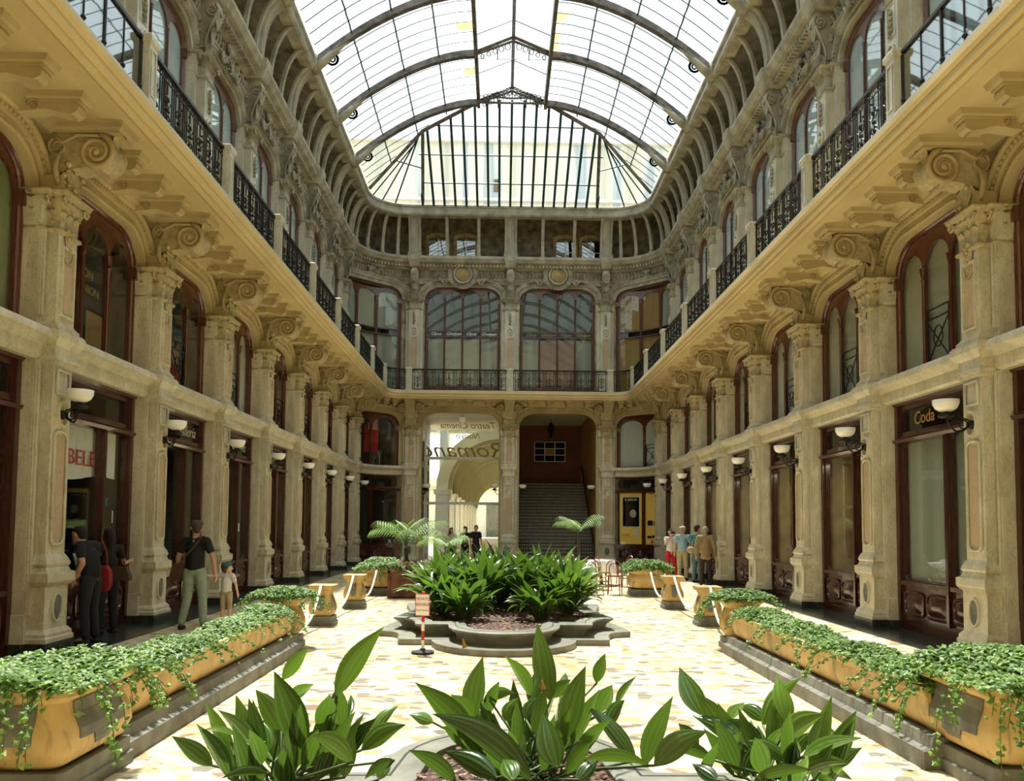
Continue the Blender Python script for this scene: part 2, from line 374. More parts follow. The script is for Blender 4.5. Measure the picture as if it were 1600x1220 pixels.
# balcony slab with its stepped edge and plastered soffit
SLAB = [(1.4, 7.16), (-.55, 7.16), (-.80, 7.13), (-.86, 7.10), (-.93, 7.12), (-.93, 7.18), (-.98, 7.20), (-.98, 7.29), (-1.03, 7.32), (-1.03, 7.40), (-.99, 7.43), (1.4, 7.43)]
struct(sweep('ceiling', SLAB, 'stucco_soffit'))
struct(sweep(sname('trim'), [(-.9, 7.43), (-1.0, 7.43), (-1.0, 7.47), (-.9, 7.47)], 'marble_upper'))
struct(sweep(sname('trim'), [(.46, 6.98), (.30, 6.98), (.24, 7.03), (.20, 7.09), (.16, 7.16), (.46, 7.16)], 'stucco'))
# upper entablature
struct(sweep(sname('trim'), [(1.2, 12.66), (.98, 12.66), (.94, 12.72), (.94, 12.80), (.88, 12.86), (.88, 12.90), (1.2, 12.90)], 'stucco_grey', smooth=True))
struct(sweep(sname('trim'), [(1.3, 12.90), (1.0, 12.90), (1.0, 13.32), (1.3, 13.32)], 'stucco_grey'))
struct(sweep(sname('trim'), [(1.3, 13.32), (.92, 13.32), (.86, 13.38), (.80, 13.40), (.80, 13.50), (.66, 13.54), (.56, 13.58), (.52, 13.66), (.46, 13.72), (.46, 13.82), (.52, 13.86), (1.9, 13.86)], 'stucco_cove', smooth=True))
def along(d, y0, step):         # points with normals along the outline
    P = outline(d, 'all', y0, 30); out = []; acc = 0
    for (ax, ay), (bx, by) in zip(P, P[1:]):
        L = sqrt((bx - ax) ** 2 + (by - ay) ** 2); t = acc
        while t < L: out.append((ax + (bx - ax) * t / L, ay + (by - ay) * t / L, atan2(by - ay, bx - ax))); t += step
        acc = t - L
    return out
m = MB()
for x, y, a in along(.70, 14, .16):
    b = MB().box(-.05, .05, -.03, .12, 13.40, 13.51); m.merge(b, lambda px, py, pz: (x + px * cos(a) - py * sin(a), y + px * sin(a) + py * cos(a), pz))
struct(m.build(sname('trim'), 'stucco_cove'))
m = MB()                        # leafy relief of the frieze
for i, (x, y, a) in enumerate(along(.99, 14, .17)):
    b = MB(); h = .36 if i % 2 else .28
    b.tube([(0, 0, 12.94), (.03, -.04, 12.94 + h * .5), (-.02, -.07, 12.94 + h * .85), (.01, -.02, 12.94 + h)], [.035, .05, .04, .02], 5)
    b.ball((.07, -.02, 13.0 + .1 * (i % 3)), .035, 5, 3)
    m.merge(b, lambda px, py, pz: (x + px * cos(a) - py * sin(a), y + px * sin(a) + py * cos(a), pz))
struct(m.build(sname('trim'), 'stucco_grey'))
# beam that carries the glass roof, and the dark gallery behind the cove
struct(sweep(sname('trim'), [(.35, 15.52), (.02, 15.52), (-.04, 15.58), (-.04, 15.66), (0, 15.68), (0, 15.86), (-.06, 15.90), (-.06, 15.98), (0, 16.02), (.35, 16.02)], 'stucco_cove', smooth=True))
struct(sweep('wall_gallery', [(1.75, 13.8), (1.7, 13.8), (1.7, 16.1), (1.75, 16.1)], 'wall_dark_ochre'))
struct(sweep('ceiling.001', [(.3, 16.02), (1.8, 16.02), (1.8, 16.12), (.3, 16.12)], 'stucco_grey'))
m = MB().box(CX - 9, CX + 9, -3.4, -3.0, 0, 19); struct(m.build('wall_front', 'stucco'))  # added wall behind the camera, shuts out sky light from that end

# ---------------------------------------------------------------- walls with arched openings
OPW = 2.60
MID = dict(spring=6.10, rz=.55, rx=.62); UPR = dict(spring=11.98, rz=.52, rx=.66)
def bayplate(mb, halfw, w, z0, z1, par, y0, y1, z_open, step=None):
    mb.plate(-halfw, halfw, z0, z1, [H_basket(w, z_open, par['spring'], par['rz'], par['rx'])], y0, y1, step); return mb
for side in 'LR':
    wl = MB(); wu = MB()
    for k in range(0, 8):
        for mb, z0, z1, par, d0, d1, zo in ((wl, 3.86, 7.14, MID, .46, .66, 4.20), (wu, 7.43, 12.9, UPR, 1.06, 1.3, 7.44)):
            b = bayplate(MB(), 1.66, OPW if mb is wl else 2.54, z0, z1, par, d0, d1, zo)
            loc, rz = place(side, k + .5); M = Matrix.Translation(loc) @ Matrix.Rotation(rz, 4, 'Z'); mb.merge(b, lambda x, y, z: tuple(M @ Vector((x, y, z))))
    for mb, d0, z0, z1 in ((wl, .46, 0, 7.14), (wu, 1.06, 7.43, 12.9)):      # plain continuation behind the camera
        x = CX - HW - d0 if side == 'L' else CX + HW + d0; x2 = x - .2 if side == 'L' else x + .2
        mb.box(min(x, x2), max(x, x2), -3, 7.83, z0, z1)
    s = 'left' if side == 'L' else 'right'
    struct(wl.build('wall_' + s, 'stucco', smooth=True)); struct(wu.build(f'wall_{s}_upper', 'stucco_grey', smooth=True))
    x = CX - HW - 3.2 if side == 'L' else CX + HW + 3.0
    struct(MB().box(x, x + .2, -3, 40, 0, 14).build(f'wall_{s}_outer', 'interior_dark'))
# end wall
ENDM = dict(spring=6.10, rz=.60, rx=.78); ENDU = dict(spring=12.0, rz=.55, rx=.80)
we = MB(); weu = MB()
for xc in (-1.845, 2.505):
    we.merge(MB().plate(-2.175, 2.175, 0, 7.14, [H_basket(3.44, 0, **ENDM)], .46, .7), lambda x, y, z: (x + xc, y + YE, z))
    weu.merge(MB().plate(-2.175, 2.175, 7.43, 12.9, [H_basket(3.44, 7.44, **ENDU)], 1.06, 1.3), lambda x, y, z: (x + xc, y + YE, z))
for s in (-1, 1): we.merge(MB().box(-.35, .35, .46, .7, 0, 7.14), lambda x, y, z: (x + (EX[0] - .1 if s < 0 else EX[2] + .1), y + YE, z))
struct(we.build('wall_back', 'stucco', smooth=True)); struct(weu.build('wall_back_upper', 'stucco_grey', smooth=True))
# rounded corners: angle range of the opening
CM = dict(spring=6.10, rz=.50, rx=.48)
CA0, CA1 = 10, 83
for side in 'LR':
    mid = (CA0 + CA1) / 2; w = radians(CA1 - CA0) * AR
    loc, rz = corner(side, mid)
    b = MB().plate(-w / 2 - .2, w / 2 + .2, 3.86, 7.14, [H_basket(w * .93, 4.2, 6.10, .50, .42)], .46, .66, .12).bend(AR)
    o = b.build('wall_corner', 'stucco', smooth=True); o.location = loc; o.rotation_euler = (0, 0, rz); struct(o)
    b = MB().plate(-w / 2 - .25, w / 2 + .2, 7.43, 12.9, [H_basket(w * .97, 7.44, 11.98, .55, .40)], 1.06, 1.3, .1).bend(AR)
    o = b.build('wall_corner_upper', 'stucco_grey', smooth=True); o.location = loc; o.rotation_euler = (0, 0, rz); struct(o)

# ---------------------------------------------------------------- carved pieces
def leafcurl(mb, x, y, z, w, h, out, ang=0):
    """acanthus leaf that climbs from (x, y, z), curls forward (towards -y) at its tip"""
    prof = [(0, 0, .5), (.02, .35, .95), (.0, .7, 1), (-.35, .92, .85), (-.8, 1.0, .6), (-1.0, .86, .3)]
    rings = []
    for dy, dz, ww in prof:
        yy = dy * out; r = []
        for u, dd in ((-1, .25), (-.5, -.1), (0, .0), (.5, -.1), (1, .25)):
            px, py = u * ww * w / 2, yy + dd * out * .35
            r.append((x + px * cos(ang) - py * sin(ang), y + px * sin(ang) + py * cos(ang), z + dz * h))
        rings.append(r)
    mb.rings(rings, closed=False)
def capital_mesh(hx, yf, yb, z0, z1, par=.05):
    m = MB(); h = z1 - z0
    m.stack([(z0 - .07, hx + .01, yf - .01), (z0 - .05, hx + .04, yf - .04), (z0 - .01, hx + .04, yf - .04), (z0, hx, yf), (z0 + h * .5, hx + .01, yf - .01), (z0 + h * .85, hx + .08, yf - .08), (z0 + h * .86, hx + .10, yf - .12), (z1 - .03, hx + .11, yf - .13), (z1, hx + .13, yf - .15)], yb)
    for row, (zz, hh, n, out) in enumerate(((.0, .5, 3, .07), (.3, .5, 4, .10), (.5, .42, 3, .12))):
        for i in range(n):
            x = -hx + 2 * hx * (i + .5) / n; leafcurl(m, x, yf - .005, z0 + zz * h, 2 * hx / n * 1.0, hh * h, out)
        for sgn in (-1, 1):
            d = yb - yf; k = max(1, int(d / .16))
            for i in range(k): leafcurl(m, sgn * (hx + .005), yf + d * (i + .5) / k * .7, z0 + zz * h, .14, hh * h, out, sgn * pi / 2)
    for sx in (-1, 1):
        P = [(sx * (hx + .02 + .07 * cos(a) * (1 - a / 14)), yf - .10, z0 + h * .74 + .07 * sin(a) * (1 - a / 14)) for a in [q * .6 for q in range(16)]]
        m.tube(P, .018, 5)
    return m
def pendant_mesh(yf, z1, s=1):
    m = MB()
    leafcurl(m, 0, yf - .01, z1 - .42 * s, .18 * s, .30 * s, .04 * s); leafcurl(m, 0, yf - .03, z1 - .30 * s, .24 * s, .28 * s, .06 * s)
    m.tube([(0.11 * s * cos(a), yf - .02, z1 - .36 * s + .13 * s * sin(a)) for a in [-pi + pi * q / 8 for q in range(9)]], .014 * s, 5)
    for i in range(7): m.ball((U(-.07, .07) * s, yf - .04, z1 - U(.02, .34) * s), .03 * s, 5, 3)
    return m
def frame_ring(mb, x0, x1, z0, z1, y, t=.025, out=.02, r=0):      # raised moulding round a panel
    pts = []
    if r:
        for cx, cz, a0 in ((x1 - r, z1 - r, 0), (x0 + r, z1 - r, 90), (x0 + r, z0 + r, 180), (x1 - r, z0 + r, 270)):
            pts += [(cx + r * cos(radians(a0 + q * 22.5)), cz + r * sin(radians(a0 + q * 22.5))) for q in range(5)]
    else: pts = [(x1, z1), (x0, z1), (x0, z0), (x1, z0)]
    cx, cz = (x0 + x1) / 2, (z0 + z1) / 2; n = len(pts); rings = []
    for px, pz in pts:
        dx, dz = px - cx, pz - cz; ix = px - math.copysign(t, dx); iz = pz - math.copysign(t, dz)
        rings.append([(px, y, pz), (px, y - out, pz), (ix, y - out, iz), (ix, y, iz)])
    mb.rings(rings, loop=True); return mb
def oval(mb, x, y, z, rx, rz, t=.03, out=.03):
    mb.rings([[(x + (rx + dr) * cos(a), y + dy, z + (rz + dr) * sin(a)) for dr, dy in ((t, 0), (t * .8, -out), (t * .1, -out), (0, 0))] for a in [2 * pi * q / 20 for q in range(20)]], loop=True)
def make_pilaster_ground():
    t = empty('pilaster')
    MB().box(-.37, .37, 0, .5, 0, .14).build('plinth', 'black_marble', t)
    b = MB().box(-.43, .43, .27, .62, .012, .14); b.build('plinth', 'black_marble', t)
    MB().stack([(.14, .35, .01), (.19, .35, .01), (.21, .335, .03), (.25, .335, .03), (.29, .30, .06), (.31, .285, .08), (.86, .285, .08), (.88, .31, .05), (.92, .34, .02), (.94, .345, .015), (1.04, .345, .015), (1.06, .30, .06), (1.13, .27, .08)], .5).build('pedestal', 'marble', t)
    o = MB(); oval(o, 0, .08, .58, .10, .17); o.build('medallion_rim', 'marble', t)
    MB().lathe([(0.001, -.012), (.098, -.012), (.1, 0)], (0, .08, .58), 20, 'y', 1, 1.7).build('medallion', 'planter_grey', t)
    MB().stack([(1.13, .29, .07), (1.16, .30, .06), (1.22, .28, .08), (1.26, .255, .10), (1.29, .235, .12), (3.80, .235, .12), (3.82, .27, .09), (3.86, .28, .08)], .5).build('shaft', 'marble', t)
    p = MB(); frame_ring(p, -.17, .17, 1.40, 2.94, .12, .03, .035, .10); frame_ring(p, -.17, .17, 3.42, 3.76, .12, .03, .035, 0); p.build('panel_moulding', 'marble', t, 'all')
    MB().box(-.125, .125, .112, .13, 1.47, 2.87).build('panel_inlay', 'marble_pink', t)
    o = MB(); oval(o, 0, .12, 3.17, .10, .15, .04, .05); o.build('rosette', 'marble', t)
    MB().stack([(.14, .40, .27), (.5, .38, .29), (.52, .37, .30), (3.86, .37, .30)], .6).build('jamb', 'marble', t)
    p = MB()
    for s in (-1, 1): p.box(s * .31 - .025, s * .31 + .025, .25, .30, .5, 3.86); p.box(s * .355 - .01, s * .355 + .01, .27, .30, .5, 3.86)
    p.build('jamb_moulding', 'marble', t)
    MB().stack([(3.86, .30, .04), (3.90, .30, .04), (3.93, .27, .08), (4.06, .27, .08), (4.10, .31, .04), (4.16, .35, 0), (4.24, .35, 0), (4.28, .32, .03)], .5).build('entablature_block', 'marble', t)
    return t
def make_pilaster_mid():
    t = empty('pilaster')
    MB().stack([(4.27, .28, .06), (4.33, .28, .06), (4.36, .25, .09), (4.40, .235, .12), (5.62, .235, .12)], .5).build('shaft', 'marble', t)
    p = MB(); frame_ring(p, -.17, .17, 4.48, 5.44, .12, .03, .035); p.build('panel_moulding', 'marble', t)
    MB().box(-.125, .125, .113, .13, 4.53, 5.39).build('panel_inlay', 'marble_pink', t)
    MB().stack([(4.27, .38, .28), (4.4, .37, .30), (5.65, .37, .30), (5.7, .39, .28), (6.12, .41, .26)], .6).build('jamb', 'marble', t)
    p = MB()
    for s in (-1, 1): p.box(s * .31 - .025, s * .31 + .025, .25, .30, 4.45, 5.6); p.box(s * .355 - .01, s * .355 + .01, .27, .30, 4.45, 5.6)
    p.build('jamb_moulding', 'marble', t)
    capital_mesh(.24, .12, .5, 5.65, 6.14).build('capital', 'stucco_carved', t, 'all')
    capital_mesh(.335, .30, .6, 5.65, 6.12).build('jamb_capital', 'stucco_carved', t, 'all')
    pendant_mesh(.12, 5.72).build('pendant', 'stucco_carved', t, 'all')
    MB().stack([(6.14, .26, .08), (6.38, .24, .10)], .5).build('impost', 'stucco', t)
    return t
def spiral(mb, x, cy, cz, r, turns=2.3, th=.03, sgn=1, a0=0):
    P = []; n = int(turns * 14)
    for i in range(n + 1):
        q = i / n; a = a0 + sgn * q * turns * 2 * pi; rr = r * (1 - q) ** .8 + .02; P.append((x, cy + rr * cos(a), cz + rr * sin(a)))
    mb.tube(P, [th * (1 - .5 * i / n) for i in range(n + 1)], 5)
def make_scroll():
    t = empty('scroll_bracket')
    cy, cz, r = -.30, 6.74, .235; P = []
    for a in range(-150, 100, 15): P.append((cy + r * cos(radians(a + 180 + 60)) , cz + r * sin(radians(a + 180 + 60))))
    body = [(.46, 6.34), (.30, 6.38), (.12, 6.48), (-.08, 6.52)] + [(cy + r * cos(radians(a)), cz + r * sin(radians(a))) for a in range(-60, -271, -15)] + [(-.1, 7.02), (.46, 7.02)]
    MB().prism([(y, z) for y, z in body], -.16, .16, 'x').build('body', 'stucco_carved', t, True)
    m = MB()
    for x, s in ((-.175, 1), (.175, 1)):
        spiral(m, x, cy, cz, .225, 2.2, .042, 1, radians(100)); m.tube([(x, cy - .04, cz + .22), (x, -.05, 6.97), (x, .15, 6.86), (x, .28, 6.98)], .028, 5); m.lathe([(.001, -.03), (.045, -.02), (.05, 0), (.045, .02), (.001, .03)], (x, cy, cz), 8, 'x')
        spiral(m, x, .22, 6.80, .11, 1.6, .022, -1, radians(60))
    m.build('volute', 'stucco', t, 'all')
    MB().stack([(7.0, .20, -.60), (7.03, .20, -.60), (7.06, .24, -.66), (7.12, .25, -.68), (7.16, .27, -.70)], .46).build('abacus', 'stucco', t)
    m = MB(); 
    for x in (-.09, 0, .09): leafcurl(m, x, -.36, 6.46, .12, .34, .14)
    leafcurl(m, 0, .06, 6.20, .34, .40, .12); leafcurl(m, -.1, .10, 6.1, .2, .4, .08); leafcurl(m, .1, .10, 6.1, .2, .4, .08); leafcurl(m, 0, -.50, 6.84, .2, .2, .12)
    for i in range(14): m.ball((U(-.2, .2), .16 - U(0, .14), U(6.2, 6.75)), U(.03, .05), 6, 4)
    for s in (-1, 1):
        P = [(s * (.22 + .10 * sin(q * .5)), .16, 6.25 + q * .07) for q in range(10)]; m.tube(P, [.045 - .003 * q for q in range(10)], 5)
    m.build('acanthus_leaves', 'stucco_carved', t, 'all')
    return t
def make_modillion():
    t = empty('modillion_bracket')
    body = [(.46, 6.90), (.20, 6.92), (-.02, 6.95), (-.22, 6.90), (-.34, 6.88), (-.42, 6.92), (-.44, 6.99), (-.42, 7.04), (.46, 7.04)]
    MB().prism(body, -.10, .10, 'x').build('body', 'stucco', t, True)
    MB().stack([(7.04, .12, -.46), (7.07, .12, -.46), (7.09, .15, -.50), (7.14, .16, -.52), (7.17, .17, -.53)], .46).build('abacus', 'stucco', t)
    m = MB(); leafcurl(m, 0, -.36, 6.84, .2, .17, .07)
    for x in (-.11, .11): spiral(m, x, .12, 6.99, .06, 1.5, .018, 1, 0)
    m.build('leaf_carving', 'stucco_carved', t, 'all')
    return t
def make_pilaster_upper():
    t = empty('pilaster')
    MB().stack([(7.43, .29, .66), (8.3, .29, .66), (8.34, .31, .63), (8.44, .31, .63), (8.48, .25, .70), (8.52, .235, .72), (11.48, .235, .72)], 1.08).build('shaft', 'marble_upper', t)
    p = MB(); frame_ring(p, -.17, .17, 8.60, 10.17, .72, .03, .035); frame_ring(p, -.15, .15, 10.75, 11.4, .72, .02, .015); p.build('panel_moulding', 'marble_upper', t)
    MB().box(-.125, .125, .713, .73, 8.65, 10.12).build('panel_inlay', 'marble_pink', t)
    m = MB(); oval(m, 0, .72, 10.45, .10, .13, .04, .05); m.ball((0, .70, 10.45), .06, 8, 5); m.build('rosette', 'marble_upper', t, 'all')
    m = MB()
    for i in range(5): m.ball((U(-.02, .02), .69, 10.78 + i * .11), .05 - .005 * abs(2 - i), 6, 4); leafcurl(m, U(-.02, .02), .70, 10.74 + i * .11, .12, .1, .04)
    m.build('garland', 'stucco_cove', t, 'all')
    MB().stack([(7.43, .40, .88), (11.5, .39, .90), (11.55, .41, .88), (11.98, .43, .86)], 1.2).build('jamb', 'marble_upper', t)
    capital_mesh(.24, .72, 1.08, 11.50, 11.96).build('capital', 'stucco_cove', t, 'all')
    capital_mesh(.34, .90, 1.2, 11.50, 11.96).build('jamb_capital', 'stucco_cove', t, 'all')
    m = MB()
    body = [(1.06, 11.96), (.80, 11.96), (.76, 12.1), (.78, 12.35), (.70, 12.62), (.56, 12.86), (.50, 13.05), (.54, 13.26), (.62, 13.34), (1.06, 13.34)]
    m.prism(body, -.13, .13, 'x'); c = m.build('console', 'stucco_grey', t, True)
    m = MB()
    for x in (-.15, .15):
        spiral(m, x, .66, 13.06, .13, 1.8, .028, 1, radians(120)); spiral(m, x, .86, 12.12, .09, 1.6, .024, -1, radians(-60)); m.tube([(x, .78, 12.15), (x, .78, 12.4), (x, .66, 12.75), (x, .54, 12.98)], .03, 5)
    for zz in (12.0, 12.35, 12.7): leafcurl(m, 0, .76 - (zz - 12) * .28, zz, .26, .34, .09)
    for i in range(10): m.ball((U(-.24, .24), .92, U(12.5, 13.3)), U(.04, .07), 6, 4)
    m.build('console_carving', 'stucco_grey', t, 'all')
    MB().stack([(13.34, .20, .52), (13.4, .22, .48), (13.54, .24, .42), (13.62, .27, .38), (13.84, .28, .36)], 1.0).build('cornice_block', 'stucco_cove', t)
    return t
def archivolt(w, par, yb, ws=.30, mat='stucco', R_=0, zs=None, name='trim'):
    m = MB(); sp, rz, rx = par['spring'], par['rz'], par['rx']; zs = zs or sp - .02
    arch_band(m, w, zs, sp, rz, rx, [(0, yb), (0, yb - .08), (.04, yb - .10), (.07, yb - .07), (.16, yb - .07), (.17, yb - .12), (.26, yb - .12), (.30, yb - .16), (.34, yb - .16), (.36, yb)], 9)
    for off, r, st in ((.215, .032, .088), (.115, .014, .045)):
        P = basket_path(w, zs + .04, sp, rz, rx, 24, off); acc = 0
        for (ax, az), (bx, bz) in zip(P, P[1:]):
            L = sqrt((bx - ax) ** 2 + (bz - az) ** 2); t = acc
            while t < L: m.ball((ax + (bx - ax) * t / L, yb - (.125 if off > .2 else .075), az + (bz - az) * t / L), r, 5, 3); t += st
            acc = t - L
    return m.bend(R_).build(name, mat, None, True)

POSN = {'L': 'left wall', 'R': 'right wall'}
def nth(k): return ORD[k]
pg, pm, pu = make_pilaster_ground(), make_pilaster_mid(), make_pilaster_upper()
scr, mod = make_scroll(), make_modillion()
first = {}
def inst(proto, loc, rz, label, cat, group):
    key = proto.name
    if key not in first: first[key] = proto; o = proto; o.location = loc; o.rotation_euler = (0, 0, rz)
    else: o = copy_tree(proto, loc, rz)
    return tag(o, label, cat, group)
for side in 'LR':
    for k in range(1, 9):
        loc, rz = place(side, k); n = nth(k - 1); w = POSN[side]
        far = ', at the rounded corner' if k == 8 else ''
        inst(pg, loc, rz, f'cream marble pilaster between ground floor shops, {n} along the {w}{far}', 'pilaster', f'ground floor pilasters of the {w}')
        inst(pm, loc, rz, f'pilaster with leafy capital between arched mezzanine windows, {n} along the {w}', 'pilaster', f'mezzanine pilasters of the {w}')
        inst(pu, loc, rz, f'tall pilaster with garland above the balcony, {n} along the {w}', 'pilaster', f'upper pilasters of the {w}')
        inst(scr, loc, rz, f'spiral scroll bracket under the balcony, {n} along the {w}', 'bracket', f'scroll brackets under the balcony of the {w}')
    for k in range(0, 8):
        loc, rz = place(side, k + .5)
        o = archivolt(OPW, MID, .46, name=sname('trim')); o.location = loc; o.rotation_euler = (0, 0, rz); struct(o)
        if k > 0:
            o = archivolt(2.54, UPR, 1.06, mat='stucco_cove', name=sname('trim')); o.location = loc; o.rotation_euler = (0, 0, rz); struct(o)
        for j, dx in enumerate((-.83, 0, .83)):
            loc2, _ = place(side, k + .5 + (dx / 3.32))
            inst(mod, loc2, rz, f'small plaster bracket under the {POSN[side][:-5]} balcony, {("nearest", "middle", "farthest")[j]} of three over the {nth(k)} window bay', 'bracket', f'small brackets under the balcony of the {POSN[side]}')
for i, x in enumerate(EX):
    loc, rz = (x, YE, 0), 0; n = ('left of the glazed passage', 'between the glazed passage and the staircase', 'right of the staircase')[i]
    inst(pg, loc, rz, f'end wall marble pilaster at ground level, {n}', 'pilaster', 'ground floor pilasters of the end wall')
    inst(pm, loc, rz, f'end wall pilaster with leafy capital under the balcony, {n}', 'pilaster', 'middle pilasters of the end wall')
    inst(pu, loc, rz, f'end wall upper pilaster above the balcony railing, {n}', 'pilaster', 'upper pilasters of the end wall')
    # on the end wall the bracket is carved as a block with a volute to each side
    t = empty('scroll_bracket', (x, YE, 0)); mblk = MB().stack([(6.36, .16, .0), (6.6, .18, -.06), (6.9, .2, -.3), (7.0, .22, -.5), (7.16, .24, -.6)], .46); mblk.build('body', 'stucco_carved', t, True)
    m = MB()
    for s in (-1, 1):
        m = MB(); q = MB(); spiral(q, 0, s * .42, 6.84, .19, 2.2, .045, s, radians(90)); m.merge(q, lambda a, b, c: (b, .03 + a, c)); m.box(min(s * .24, s * .6), max(s * .24, s * .6), .06, .46, 6.68, 7.0)
        m.build('volute', 'stucco', t, 'all'); m = MB(); leafcurl(m, s * .2, .05, 6.4, .2, .35, .1); m.build('leaf', 'stucco', t, 'all')
    tag(t, f'double scroll bracket over the end wall pilaster {n}', 'bracket', 'scroll brackets of the end wall')
for xc in (-1.845, 2.505):
    for nm, par, yb, mat in (('t', ENDM, .46, 'stucco'), ('u', ENDU, 1.06, 'stucco_cove')):
        o = archivolt(3.44, par, yb, mat=mat, name=sname('trim')); o.location = (xc, YE, 0); struct(o)
    for j, dx in enumerate((-1.24, -.42, .42, 1.24)):
        inst(mod, (xc + dx, YE, 0), 0, f'small plaster bracket under the end balcony, {nth(j)} of four over the {"glazed passage" if xc < 0 else "staircase"}', 'bracket', 'small brackets under the end balcony')
for side in 'LR':
    mid = (CA0 + CA1) / 2; w = radians(CA1 - CA0) * AR; loc, rz = corner(side, mid)
    for wq, par, yb, mat in ((w * .93, dict(spring=6.1, rz=.5, rx=.42), .46, 'stucco'), (w * .97, dict(spring=11.98, rz=.55, rx=.40), 1.06, 'stucco_cove')):
        m = archivolt(wq, par, yb, mat=mat, R_=AR, name=sname('trim')); m.location = loc; m.rotation_euler = (0, 0, rz); struct(m)
    for j, dg in enumerate((28, 50, 70)):
        l2, r2 = corner(side, dg); inst(mod, l2, r2, f'small plaster bracket in the rounded {POSN[side][:-5]} corner under the balcony, {nth(j)} from the side wall', 'bracket', 'small brackets in the rounded corners')

# cartouches on the upper end wall and the upper window crowns
def make_cartouche(big):
    t = empty('cartouche'); m = MB(); zc, yf = 13.10, .84
    if big:
        MB().lathe([(.001, -.10), (.30, -.08), (.36, -.02), (.37, .1)], (0, yf, zc), 24, 'y').build('disc', 'wall_trim_ochre', t, 'all')
        MB().lathe([(.34, .02), (.36, -.10), (.43, -.11), (.46, -.04), (.46, .08), (.34, .08)], (0, yf, zc), 24, 'y').build('ring', 'stucco_cove', t, True)
    n = 26 if big else 12
    for i in range(n):
        a = 2 * pi * i / n; r = .56 if big else .18; h = .22 if big else .16
        q = MB(); leafcurl(q, 0, 0, 0, .17 if big else .12, h, .08); m.merge(q, lambda x, y, z: ((r - .08 + z) * cos(a) - x * sin(a), yf + y, zc - (0 if big else .28) + (r - .08 + z) * sin(a) + x * cos(a)))
    for s in (-1, 1):
        for i in range(9 if big else 6):
            m.ball((s * ((.62 if big else .2) + .055 * i), yf + .02, zc - .3 + .04 * (i % 3) + (0 if big else -.05)), U(.05, .09), 6, 4)
        P = [(s * ((.6 if big else .25) + .12 * q * .4), yf, zc - .38 + .10 * sin(q)) for q in range(9)]; m.tube(P, .045, 5)
    for i in range(6): m.ball((U(-.15, .15), yf, zc + (.66 if big else .02) + U(-.05, .08)), .08, 6, 4)
    m.build('carving', 'stucco_grey', t, 'all'); return t
cb, cs = make_cartouche(True), make_cartouche(False)
for xc, n in ((-1.845, 'left'), (2.505, 'right')): inst(cb, (xc, YE + .0, 0), 0, f'round plaster medallion in a leafy wreath on the end frieze, {n} of the two', 'medallion', 'medallions of the end frieze')
for side in 'LR':
    for k in range(1, 8):
        loc, rz = place(side, k + .5); inst(cs, loc, rz, f'plaster crest of leaves over the {nth(k)} upper window bay of the {POSN[side]}', 'plaster ornament', f'crests over the upper windows of the {POSN[side]}')
    loc, rz = corner(side, 47); inst(cs, loc, rz, f'plaster crest over the curved upper window in the {POSN[side][:-5]} corner', 'plaster ornament', 'crests over the curved corner windows')
# ================================================================ LETTERING
def text(body, size, mat, parent, loc, rot=(pi / 2, 0, 0), shear=0, ext=.004, name='lettering', sx=1, bend=None):
    if bend: o = text(body, size, mat, parent, (0, 0, 0), (0, 0, 0), shear, ext, name); R_ = bend; o.data.transform(Matrix.Translation(loc) @ Matrix.Rotation(pi / 2, 4, 'X')); [setattr(v, 'co', ((R_ + v.co.y) * sin(v.co.x / R_), (R_ + v.co.y) * cos(v.co.x / R_) - R_, v.co.z)) for v in o.data.vertices]; return o
    c = bpy.data.curves.new(name, 'FONT'); c.body = body; c.size = size; c.align_x = 'CENTER'; c.align_y = 'CENTER'; c.extrude = ext; c.shear = shear; c.resolution_u = 3
    c.materials.append(MATS[mat]); o = bpy.data.objects.new(name, c); C.objects.link(o); dg = bpy.context.evaluated_depsgraph_get(); me = bpy.data.meshes.new_from_object(o.evaluated_get(dg)); bpy.data.objects.remove(o); me.name = name
    me.materials.clear(); me.materials.append(MATS[mat]); o = bpy.data.objects.new(name, me); C.objects.link(o); o.parent = parent; o.location = loc; o.rotation_euler = rot; o.scale = (sx, 1, 1); return o

